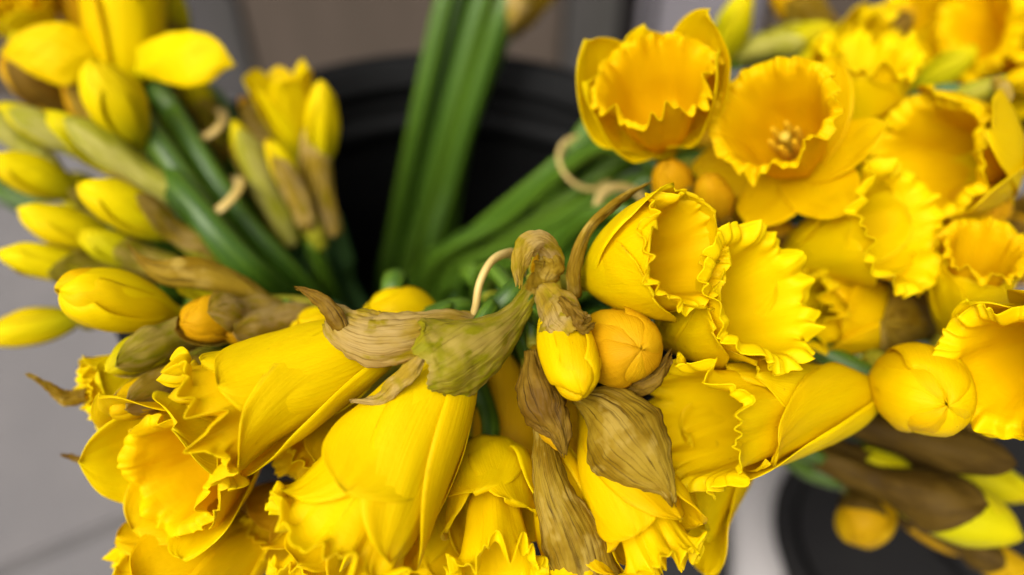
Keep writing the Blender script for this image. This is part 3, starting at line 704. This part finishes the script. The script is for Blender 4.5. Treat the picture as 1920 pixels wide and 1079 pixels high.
daffodil('frilly orange-throated daffodil cut off by the right edge at mid height', (2010, 610, .235), (1888, 700, .208), 'loose', RG, roll=.2, fat=.95, cmat='corona_orange', seed=119, fa=.05, cr=1.3, jag=.05, way=[(2000, 680, .27), (1700, 720, .33), (1200, 700, .37)])
daffodil('plump round bud facing the viewer near the lower right', (1660, 690, .252), (1778, 762, .208), 'fatbud', RG, roll=.4, fat=.98, mat='petal_warm', seed=120, res=1.1)
daffodil('large daffodil facing left in the lower right, deeply frilled trumpet', (1645, 738, .246), (1322, 792, .214), 'cone', RG, roll=.2, fat=.76, res=HI, seed=121, fa=.036, jag=.065, cl=1.02, cr=1.16, flare=.7, over={0: dict(len=.86, w=1.2, dth=30), 5: dict(len=.88, w=1.1), 1: dict(len=.9)})
daffodil('pale daffodil with one long petal sloping down-left behind the brown-sheathed one', (1440, 730, .272), (1235, 985, .236), 'cone', RG, roll=.3, fat=.80, seed=122, mat='petal', res=1.0, corona=False)
daffodil('small tucked bud below the upright cupped daffodil', (1275, 400, .27), (1252, 306, .250), 'bud', RG, mat='petal_ochre', fat=1.35, seed=123, spathe=dict(mat='spathe_brown', side=40, length=.7))
daffodil('tiny ochre bud in the shadow under the stamen-showing trumpet', (1350, 420, .27), (1326, 334, .248), 'bud', RG, mat='petal_ochre', fat=1.2, seed=124, spathe=dict(mat='spathe_brown', side=-60, length=.5))
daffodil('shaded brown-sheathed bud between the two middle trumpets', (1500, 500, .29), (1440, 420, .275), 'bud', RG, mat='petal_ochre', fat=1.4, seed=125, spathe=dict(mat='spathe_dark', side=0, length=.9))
daffodil('brown-sheathed daffodil in shade above the large left-facing trumpet', (1760, 610, .285), (1520, 590, .262), 'bell', RG, fat=.8, mat='petal_warm', seed=126, spathe=[dict(mat='spathe_brown', side=0, length=.75, r1=.24, wrap=1.4), dict(mat='spathe_brown', side=150, length=.7, r1=.24)])
daffodil('brown horizontal dry sheath behind the large left-facing trumpet', (1700, 690, .29), (1440, 668, .27), 'bud', RG, fat=.6, mat='petal_ochre', seed=127, spathe=[dict(mat='spathe_tan', side=0, length=.95, r1=.13, wrap=1.5)])
daffodil('blurred trumpet high in the right cluster beside the greenish bud', (1470, 170, .345), (1650, 90, .310), 'cone', RG, roll=.3, fat=1.15, seed=128, res=.8, mat='petal_bud')
daffodil('pale blurred petals filling the gap behind the stamen-showing trumpet', (1560, 345, .315), (1625, 110, .285), 'cone', RG, roll=.1, fat=1.15, seed=129, res=.9, mat='petal')
daffodil('blurred orange-centred daffodil at the top right', (1840, 160, .37), (1775, 45, .325), 'open', RG, roll=.5, fat=1.0, seed=130, res=.8, cmat='corona_orange', cr=1.2)
daffodil('blurred daffodil in the top right corner', (1950, 130, .35), (1880, 20, .31), 'cup', RG, roll=.2, fat=1.0, seed=131, res=.8, cmat='corona_orange')
daffodil('greenish blurred bud slanting at the top beside the upright cup', (1330, 150, .36), (1400, -10, .33), 'bud', RG, roll=.1, fat=.9, mat='petal_green', seed=132, res=.8)
daffodil('pale green sheathed bud lying flat at the top of the right cluster', (1395, 95, .35), (1560, 55, .325), 'bud', RG, fat=.72, mat='petal_green', seed=133, res=.8, spathe=[dict(mat='spathe_green', side=20, length=.75, r1=.17, wrap=1.5), dict(mat='spathe_green', side=190, length=.75, r1=.17, wrap=1.5)])
daffodil('brown-sheathed bud cut off by the top edge above the flat green bud', (1560, 60, .37), (1450, -20, .345), 'bud', RG, fat=1.0, mat='petal_ochre', seed=134, res=.8, spathe=dict(mat='spathe_brown', side=0, length=.9, r1=.19))
daffodil('yellow bud cut off by the top edge right of the flat green bud', (1490, 60, .38), (1540, -40, .36), 'bud', RG, fat=1.1, mat='petal_green', seed=135, res=.8)
daffodil('olive closed daffodil leaning right under the orange-centred one', (1690, 190, .33), (1830, 90, .31), 'bud', RG, fat=.95, mat='petal_green', seed=136, res=.8)
daffodil('blue-green stem end with a tan sheath at the right edge', (1870, 160, .275), (1960, 130, .265), 'bud', RG, fat=1.2, mat='petal_warm', seed=137, res=.8, stem='stem_teal', stem_r=.0038, way=[(1790, 172, .285), (1700, 192, .295), (1400, 300, .34)],
         spathe=dict(spine=[(1862, 148, .27), (1880, 165, .266), (1884, 185, .265), (1876, 196, .266)], half=[8, 14, 12, 3], arc=[1, 1, 1, .6], mat='spathe_tan', seed=71))
daffodil('dim brown stalk and sheath below the plump round bud', (1640, 800, .275), (1900, 870, .26), 'bud', UG, fat=.8, mat='petal_shaded', seed=138, res=.8, spathe=[dict(mat='spathe_umber', side=0, length=1.0, r1=.17), dict(mat='spathe_umber', side=180, length=.9, r1=.17)])
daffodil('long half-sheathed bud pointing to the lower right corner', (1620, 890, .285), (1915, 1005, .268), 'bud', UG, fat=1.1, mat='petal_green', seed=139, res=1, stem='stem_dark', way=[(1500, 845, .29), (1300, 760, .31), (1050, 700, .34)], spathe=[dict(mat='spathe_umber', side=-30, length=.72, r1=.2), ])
daffodil('small shaded orange bud hanging alone in front of the dull black bucket', (1665, 905, .300), (1595, 1020, .292), 'fatbud', UG, fat=1.25, mat='petal_shaded', seed=140, res=.8, stem='stem_dark', stem_r=.003, way=[(1640, 880, .30), (1500, 830, .31), (1200, 740, .33)], spathe=dict(mat='spathe_umber', side=50, length=.7, r1=.24))
daffodil('lowest bud, cut off by the bottom edge near the lower right corner', (1760, 985, .295), (1960, 1110, .28), 'bud', UG, fat=.85, mat='petal_shaded', seed=141, res=.8, stem='stem_dark', way=[(1600, 890, .295), (1400, 800, .31), (1100, 720, .34)], spathe=dict(mat='spathe_umber', side=0, length=.6, r1=.18))

for q, (b_, t_, m_, lab) in enumerate([((1540, 838, .295), (1730, 905, .285), 'petal_green', 'greenish bud in shade between the large left-facing trumpet and the long half-sheathed bud'), ((1700, 850, .30), (1935, 930, .288), 'petal_green', 'yellow-green bud at the right edge above the long half-sheathed bud'), ((1650, 940, .31), (1840, 1035, .30), 'petal_shaded', 'shaded bud tucked beneath the long half-sheathed bud')]):
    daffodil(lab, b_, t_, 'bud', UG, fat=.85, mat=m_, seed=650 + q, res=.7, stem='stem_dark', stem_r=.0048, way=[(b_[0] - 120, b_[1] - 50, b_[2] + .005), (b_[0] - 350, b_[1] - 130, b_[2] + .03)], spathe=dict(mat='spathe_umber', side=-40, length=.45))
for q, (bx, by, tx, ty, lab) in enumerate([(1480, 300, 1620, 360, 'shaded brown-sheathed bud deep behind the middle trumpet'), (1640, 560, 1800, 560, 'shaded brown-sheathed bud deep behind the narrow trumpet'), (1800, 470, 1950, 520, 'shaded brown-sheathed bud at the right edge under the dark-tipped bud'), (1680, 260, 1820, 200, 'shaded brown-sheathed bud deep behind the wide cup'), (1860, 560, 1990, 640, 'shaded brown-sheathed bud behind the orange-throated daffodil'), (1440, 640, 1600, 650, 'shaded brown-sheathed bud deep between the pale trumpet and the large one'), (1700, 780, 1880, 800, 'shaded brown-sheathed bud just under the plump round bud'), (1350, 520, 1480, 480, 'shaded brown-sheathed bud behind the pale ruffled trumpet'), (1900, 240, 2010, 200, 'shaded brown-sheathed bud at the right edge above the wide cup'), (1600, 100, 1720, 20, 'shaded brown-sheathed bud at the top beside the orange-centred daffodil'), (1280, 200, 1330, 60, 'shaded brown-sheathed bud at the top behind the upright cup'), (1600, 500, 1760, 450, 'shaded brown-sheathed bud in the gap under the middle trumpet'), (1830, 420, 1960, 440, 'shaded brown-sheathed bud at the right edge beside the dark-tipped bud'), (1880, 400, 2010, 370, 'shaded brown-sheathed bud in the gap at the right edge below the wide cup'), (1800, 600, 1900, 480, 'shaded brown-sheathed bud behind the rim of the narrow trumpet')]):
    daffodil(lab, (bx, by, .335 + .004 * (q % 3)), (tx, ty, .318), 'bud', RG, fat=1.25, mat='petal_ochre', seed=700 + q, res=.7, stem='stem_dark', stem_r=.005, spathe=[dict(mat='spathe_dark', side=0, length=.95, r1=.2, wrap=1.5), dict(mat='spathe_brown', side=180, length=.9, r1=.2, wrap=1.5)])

# --- left bunch
def lway(k, px=400, py=380): return [(px, py, .318), (520 + 12 * k, 500 + 6 * k, .36), (640 + 12 * k, 640, .42)]
daffodil('bright closed bud in front of the left bunch, orange spot at its tip', (350, 594, .250), (104, 544, .222), 'fatbud', LG, roll=.5, fat=.82, mat='petal', res=1.2, seed=201, way=[(420, 600, .27), (560, 640, .32)], over={1: dict(mat='corona_orange', len=1.01)})
daffodil('closed bud at the left edge above the row of three yellow buds', (165, 372, .300), (-22, 296, .276), 'bud', LG, roll=.2, fat=1.02, mat='petal_bud', seed=202, res=.9, spathe=dict(mat='spathe_olive', side=0, length=.25, start=-.45), way=[(260, 420, .315), (420, 520, .34)])
daffodil('pointed closed bud, middle one of the row at the left', (248, 478, .296), (34, 396, .272), 'bud', LG, roll=.6, fat=1.0, mat='petal_bud', seed=203, res=.9, spathe=dict(mat='spathe_olive', side=20, length=.2, start=-.45), way=[(330, 510, .31), (470, 570, .34)])
daffodil('closed bud pointing left just above the orange-spotted bud', (215, 520, .285), (-4, 472, .262), 'bud', LG, roll=.9, fat=.84, mat='petal_bud', seed=204, res=.9, way=[(320, 545, .3), (470, 590, .34)], spathe=dict(mat='spathe_olive', side=-75, length=.6, r1=.16))
daffodil('blunt yellow bud with a tan streak below the green stems', (345, 452, .288), (152, 344, .264), 'bud', LG, roll=.1, fat=1.05, mat='petal_bud', seed=205, res=.9, way=[(400, 490, .30), (520, 570, .34)], spathe=dict(mat='spathe_tan', side=35, length=.62, r1=.17, wrap=.8))
daffodil('lowest closed bud at the left edge over the grey paving', (175, 592, .285), (-35, 632, .270), 'bud', LG, roll=.1, fat=.98, mat='petal_bud', seed=206, res=.9, spathe=dict(mat='spathe_olive', side=0, length=.2, start=-.4), way=[(280, 580, .3), (440, 600, .34)])
daffodil('olive sheathed bud under the orange-spotted bud', (372, 615, .242), (196, 696, .220), 'bud', LG, fat=.95, mat='petal_green', seed=207, way=[(440, 600, .26), (600, 650, .32)], spathe=[dict(mat='spathe_olive', side=0, length=.96, r1=.20, wrap=1.35), dict(mat='spathe_tan', side=180, length=.9, r1=.20)])
daffodil('tan sheathed bud with a white curled tip at the frilled mouth of the long daffodil', (345, 705, .236), (206, 776, .214), 'bud', LG, fat=1.05, mat='petal_warm', seed=208, way=[(440, 660, .26), (600, 680, .32)], spathe=[dict(mat='spathe_tan', side=-10, length=.95, r1=.22, wrap=1.3), dict(mat='spathe_tan', side=170, length=.9, r1=.22)])
daffodil('small frilly daffodil on the left facing the paving, behind two sheathed buds', (330, 690, .252), (168, 738, .236), 'loose', LG, roll=.2, fat=1.0, mat='petal_bud', cmat='corona', seed=209, fa=.055, way=[(430, 660, .27), (600, 680, .33)],
         spathe=dict(spine=[(160, 742, .238), (120, 745, .236), (85, 722, .234), (55, 703, .234)], half=[14, 12, 8, 3], arc=[1, 1, .9, .5], mat='spathe_brown', seed=81))
daffodil('shaded daffodil at lower left with a thin dry sheath pointing at the paving', (420, 800, .262), (225, 850, .246), 'bud', LG, fat=.9, mat='petal_warm', seed=210, way=[(500, 720, .28), (620, 700, .33)],
         spathe=[dict(spine=[(240, 862, .242), (190, 866, .240), (150, 862, .238), (120, 853, .238)], half=[12, 11, 8, 3], arc=[1.2, 1.2, 1, .5], mat='spathe_dark', seed=82), dict(mat='spathe_brown', side=0, length=.9, r1=.18)])
daffodil('short tan sheathed bud, yellow at its blunt end, beside the orange-spotted bud', (480, 588, .248), (345, 604, .226), 'fatbud', LG, fat=.92, mat='petal_ochre', seed=211, way=[(540, 590, .26), (640, 660, .32)], spathe=[dict(mat='spathe_tan', side=20, length=.86, r1=.28, wrap=1.3), dict(mat='spathe_brown', side=200, length=1.0, r1=.27)])
daffodil('small tan sheathed bud half hidden right of the blunt tan bud', (540, 600, .252), (420, 630, .234), 'bud', LG, fat=1.1, mat='petal_ochre', seed=212, way=[(600, 600, .27), (680, 660, .32)], spathe=[dict(mat='spathe_tan', side=0, length=1.0, r1=.21)])
daffodil('long thin olive-brown sheath with a raised pointed tip over the left stems', (520, 572, .262), (330, 540, .252), 'bud', LG, fat=.55, mat='petal_green', seed=213, stem='stem_teal', way=[(580, 580, .28), (680, 650, .33)],
         spathe=dict(spine=[(515, 570, .256), (450, 538, .248), (380, 515, .242), (310, 510, .240), (270, 492, .241), (242, 460, .243)], half=[8, 22, 30, 26, 11, 2], arc=[1.3, 1.3, 1.2, 1.1, .9, .5], mat='spathe_brown', seed=83, nu=60, crumple=.0005, ridge=.0001))
daffodil('slim pale green sheathed bud slanting across the left bunch', (300, 352, .295), (85, 212, .280), 'bud', LG, fat=.70, mat='petal_green', seed=214, res=.9, way=[(345, 420, .305), (420, 500, .32), (560, 620, .37)], stem='stem_teal', stem_r=.0046, spathe=[dict(mat='spathe_green', side=20, length=.85, r1=.15, wrap=1.4, start=-.45), dict(mat='spathe_olive', side=200, length=.8, r1=.15)])
daffodil('pale green sheathed bud at the left edge above the slim one', (200, 300, .31), (0, 200, .295), 'bud', LG, fat=.75, mat='petal_green', seed=215, res=.8, way=[(280, 360, .32), (430, 500, .34)], spathe=[dict(mat='spathe_green', side=0, length=.9, r1=.16, wrap=1.4)])
daffodil('pale blurred bud cut off by the left edge', (75, 300, .31), (-40, 190, .30), 'bud', LG, fat=1.0, mat='petal_green', seed=216, res=.8, way=[(180, 380, .32), (430, 540, .35)], spathe=[dict(mat='spathe_green', side=0, length=.9, r1=.18)])
daffodil('fully open daffodil at the top left with petals spread sideways', (240, 165, .322), (222, -70, .305), 'dome', LG, roll=0.5, fat=.92, mat='petal', seed=217, res=1.0,
         way=[(300, 260, .335), (420, 400, .35), (560, 560, .39)],
         spathe=[dict(spine=[(225, 118, .312), (170, 108, .303), (110, 98, .297), (50, 96, .296), (2, 98, .298)], half=[14, 42, 60, 42, 2], arc=[.4, .5, .5, .45, .3], mat='petal', seed=101, part='petal', crumple=.001, ridge=.0001, ragged=.0, roll=.15),
                 dict(spine=[(235, 120, .312), (285, 112, .303), (340, 108, .297), (395, 112, .296), (437, 122, .298)], half=[14, 38, 52, 42, 4], arc=[.4, .5, .5, .45, .3], mat='petal', seed=102, part='petal', crumple=.001, ridge=.0001, ragged=.0, roll=-.2)])
daffodil('green-based yellow bud hanging in front of the open top-left daffodil', (270, 292, .302), (176, 112, .276), 'bud', LG, roll=.3, fat=1.30, mat='petal_bud', seed=218, res=.9, way=[(300, 350, .31), (355, 420, .32), (480, 540, .35)], spathe=dict(mat='spathe_tan', side=0, length=.0, start=-.65, r1=.09, wrap=1.6))
daffodil('blurred yellow daffodil in the top left corner', (90, 110, .36), (20, -20, .33), 'loose', LG, seed=219, mat='petal_bud', res=.8, way=[(160, 200, .36), (400, 480, .38)])
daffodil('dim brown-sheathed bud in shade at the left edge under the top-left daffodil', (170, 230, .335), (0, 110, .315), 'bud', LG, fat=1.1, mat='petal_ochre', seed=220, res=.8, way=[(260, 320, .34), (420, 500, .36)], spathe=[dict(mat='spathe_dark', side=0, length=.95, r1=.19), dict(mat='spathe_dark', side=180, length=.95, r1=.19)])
daffodil('brown shaded neck of a bud between the open daffodil and the slim green bud', (250, 330, .325), (120, 130, .312), 'bud', LG, fat=.8, mat='petal_ochre', seed=221, res=.8, way=[(330, 420, .33), (500, 560, .37)], spathe=[dict(mat='spathe_brown', side=0, length=.9, r1=.15)])
daffodil('opening yellow bud with a wedge of petals beside the bucket rim', (572, 330, .330), (522, 128, .305), 'loose', LG, roll=.0, fat=.62, mat='petal_bud', seed=222, res=.9, corona=False, way=[(590, 400, .34), (612, 470, .35), (660, 590, .39)], stem='stem_teal', stem_r=.0052, kk=1.3)
daffodil('narrow yellow bud right beside the wedge-shaped opening bud', (602, 335, .325), (604, 150, .302), 'bud', LG, roll=.2, fat=.82, mat='petal_bud', seed=223, res=.9, way=[(618, 410, .335), (640, 480, .35), (690, 600, .39)], stem='stem_teal', stem_r=.0050,
         spathe=[dict(spine=[(625, 445, .325), (608, 380, .319), (592, 320, .314), (585, 260, .311), (582, 215, .311)], half=[18, 24, 30, 22, 4], arc=[1.4, 1.4, 1.3, 1.1, .6], mat='spathe_tan', seed=84)])
daffodil('slim tan-green sheathed bud standing left of the wedge-shaped bud', (518, 395, .322), (436, 226, .304), 'bud', LG, fat=.62, mat='petal_green', seed=224, res=.9, way=[(545, 450, .335), (590, 540, .36), (650, 640, .40)], stem='stem_teal', stem_r=.0046, spathe=[dict(mat='spathe_green', side=10, length=.92, r1=.13, wrap=1.5, start=-.4), dict(mat='spathe_tan', side=190, length=.9, r1=.13)])
daffodil('slim yellow-tan sheathed bud in front of the wedge-shaped bud', (572, 400, .316), (506, 262, .300), 'bud', LG, fat=.72, mat='petal_bud', seed=225, res=.9, way=[(588, 460, .325), (618, 540, .345), (670, 640, .40)], stem_r=.0046, spathe=[dict(mat='spathe_tan', side=-20, length=.85, r1=.14, wrap=1.2, start=-.2)])
daffodil('ochre sheath tip rising behind the wedge-shaped bud', (510, 290, .345), (452, 182, .332), 'bud', LG, fat=.7, mat='petal_ochre', seed=226, res=.8, way=[(560, 400, .35), (640, 560, .39)], spathe=[dict(mat='spathe_tan', side=0, length=.95, r1=.14)])
for q, (a, b2, c) in enumerate([((290, 160), (415, 350), (555, 545)), ((330, 230), (440, 400), (590, 570)), ((255, 215), (370, 380), (520, 560)), ((310, 330), (430, 470), (540, 570))]):
    daffodil(['daffodil whose dark green stem runs up behind the open top-left flower', 'daffodil with the right-hand dark stem of the left bunch', 'daffodil with the shaded stem between the buds of the left bunch', 'daffodil with the lowest green stem of the left bunch'][q],
             (a[0] - 60, a[1] - 110, .35 + .004 * q), (a[0] - 150, a[1] - 250, .34), 'bud', LG, mat='petal_ochre', fat=1.0, seed=300 + q, res=.7, stem='stem' if q % 2 else 'stem_dark', stem_r=.0060, way=[(*a, .325 - .008 * q), (*b2, .322 - .010 * q), (*c, .345 - .008 * q), (690, 720, .44)])

for q, (bx, by, tx, ty, lab) in enumerate([(230, 260, 80, 150, 'shaded olive bud deep under the open top-left daffodil'), (150, 180, 20, 60, 'shaded olive bud at the left edge behind the top-left petals'), (260, 420, 90, 330, 'shaded olive bud between two yellow buds of the left row'), (300, 500, 150, 440, 'shaded olive bud behind the lowest left buds'), (400, 250, 350, 130, 'shaded olive bud behind the broad right petal of the open top-left daffodil'), (420, 640, 300, 660, 'shaded olive bud under the blunt tan bud'), (330, 120, 320, -30, 'shaded olive bud cut off by the top edge behind the open daffodil')]):
    daffodil(lab, (bx, by, .345 if by < 450 else .285), (tx, ty, .330 if by < 450 else .272), 'bud', LG, fat=1.1, mat='petal_green', seed=800 + q, res=.7, stem='stem_dark', stem_r=.0052, way=[(bx + 90, by + 100, (.35 if by < 450 else .30)), (540, 600, .38)], spathe=[dict(mat='spathe_olive', side=0, length=.6), dict(mat='spathe_dark', side=180, length=.6)])
for q, (pts, lab) in enumerate([([(395, 440, .300), (450, 505, .318), (540, 590, .35)], 'daffodil whose pale blue-green stem starts below the slim green bud'), ([(440, 380, .318), (520, 480, .335), (600, 570, .36)], 'daffodil whose bright stem crosses just under the left rubber band'), ([(470, 350, .330), (545, 470, .345), (625, 575, .37)], 'daffodil with a green stem between the two slim sheathed buds')]):
    daffodil(lab, (pts[0][0] - 70, pts[0][1] - 90, pts[0][2] + .02), (pts[0][0] - 170, pts[0][1] - 200, pts[0][2] + .02), 'bud', LG, mat='petal_green', fat=.8, seed=900 + q, res=.7, stem=['stem_teal', 'stem', 'stem'][q], stem_r=.0050, way=pts + [(680, 720, .43)], spathe=dict(mat='spathe_brown', side=0, length=.8))
# --- rear bunch: stems rise past the top edge
for q, (pts, r, lab) in enumerate([
    ([(835, 0, .375), (790, 200, .395), (745, 420, .425), (722, 560, .445)], .0046, 'rear daffodil with the leftmost stem crossing the dark bucket opening'),
    ([(905, 0, .372), (850, 200, .392), (795, 400, .42), (765, 560, .44)], .0052, 'rear daffodil with the broad middle stem crossing the bucket rim'),
    ([(945, 20, .368), (905, 140, .382), (845, 340, .408), (800, 560, .435)], .0047, 'rear daffodil with the right-hand stem of the back bunch'),
    ([(975, -20, .385), (930, 90, .39), (868, 260, .41), (815, 560, .445)], .0052, 'rear daffodil with a dark stem farthest right in the back bunch'),
    ([(870, -20, .39), (820, 190, .405), (778, 400, .43), (745, 560, .45)], .0050, 'rear daffodil with a shaded stem at the back of the rear bunch')]):
    b0 = pts[0]
    daffodil(lab, (b0[0] + 40, b0[1] - 110, b0[2] - .005), (b0[0] + 100, b0[1] - 300, b0[2] - .02), 'bud', BG, mat='petal_bud', seed=400 + q, res=.7, stem='stem', stem_r=r, way=pts,
             spathe=[dict(spine=[(942, 75, .376), (958, 30, .366), (985, -40, .36)], half=[8, 24, 30], arc=[1.2, 1.2, 1.1], mat='spathe_tan', seed=91), dict(spine=[(960, 70, .392), (1000, 10, .385), (1040, -50, .38)], half=[10, 26, 30], arc=[1.2, 1.2, 1.1], mat='spathe_brown', seed=92)] if q == 2 else None)
# --- right-hand stems that cross the bucket to the right cluster
for q, (pts, r, lab) in enumerate([
    ([(1115, 258, .325), (1000, 350, .342), (880, 450, .372), (780, 548, .41)], .0056, 'daffodil whose thick bright stem runs highest from the bucket to the right'),
    ([(1170, 300, .325), (1040, 395, .345), (910, 480, .375), (800, 570, .415)], .0058, 'daffodil with the second stem of the right-hand stems'),
    ([(1200, 345, .318), (1080, 425, .34), (950, 500, .37), (820, 590, .41)], .0053, 'daffodil with the green stem passing behind the curled dry sheath'),
    ([(1180, 430, .31), (1090, 480, .33), (980, 530, .36), (850, 580, .40)], .0056, 'daffodil with the lowest stem of the right-hand stems'),
    ([(1240, 560, .29), (1110, 560, .31), (980, 560, .345), (860, 590, .39)], .0050, 'daffodil with a pale blue-green stem level with the central bud')]):
    b0 = pts[0]
    daffodil(lab, (b0[0] + 110, b0[1] - 30, b0[2] - .012), (b0[0] + 300, b0[1] - 60, b0[2] - .015), 'bud', RG, mat='petal_ochre', seed=500 + q, res=.7, stem=['stem', 'stem_dark', 'stem', 'stem_dark', 'stem_teal'][q], stem_r=r * .86, way=pts)
# --- stems glimpsed at the left edge
daffodil('daffodil lying low with a dark green stem at the left edge', (-60, 335, .40), (-200, 300, .39), 'bud', LG, mat='petal_ochre', seed=601, res=.7, stem='stem_dark', stem_r=.0066, way=[(20, 370, .40), (120, 410, .40), (330, 500, .40)])

# ------------------------------------------------------------------ rubber bands
def band(label, c, axis_a, axis_b, ra, rb, tilt=0.0, r=.0011):
    C = at(*c); ax = nrm(at(*axis_b) - at(*axis_a)); v = nrm((CAM - C) - ax * (CAM - C).dot(ax)); u = np.cross(ax, v)
    pts = []
    for k_ in range(14):
        t = 2 * math.pi * k_ / 14
        pts.append(u * ra * math.cos(t) + v * rb * math.sin(t) + ax * (tilt * math.cos(t) + .005 * math.sin(t)))
    o = link('rubber_band', tube_mesh('rubber_band', pts, r, 60, 12, flat=2.0, close=True), M['band']); o.location = C
    tag(o, label, 'rubber band', 'rubber bands round the bunches')
band('tan rubber band round the left bunch below the green-based bud', (402, 372, .312), (290, 180, .335), (560, 560, .36), .0115, .0225, .001, .0011)
band('tan rubber band higher on the left stems, nearest the open top-left daffodil', (388, 232, .330), (300, 120, .34), (470, 400, .36), .0075, .0175, .001, .0010)
band('tan rubber band round the highest right-hand stems beside the bucket opening', (1098, 308, .328), (1170, 250, .318), (880, 480, .36), .0115, .0125, .001, .0009)
band('short piece of tan rubber band showing beside the upper right-hand one', (1168, 395, .305), (1260, 340, .30), (980, 500, .34), .0095, .0115, .001, .0009)
sb = link('rubber_band', tube_mesh('rubber_band', [at(*q) - at(900, 540, .22) for q in [(962, 600, .245), (930, 640, .24), (890, 610, .222), (893, 570, .216), (900, 530, .215), (920, 492, .217), (945, 477, .222), (965, 480, .23), (985, 520, .245), (985, 570, .25)]], .0011, 80, 12, flat=1.5, close=True), M['band'])
sb.location = at(900, 540, .22)
tag(sb, 'tan rubber band arching up in front of the stems beside the curled dry sheath', 'rubber band', 'rubber bands round the bunches')
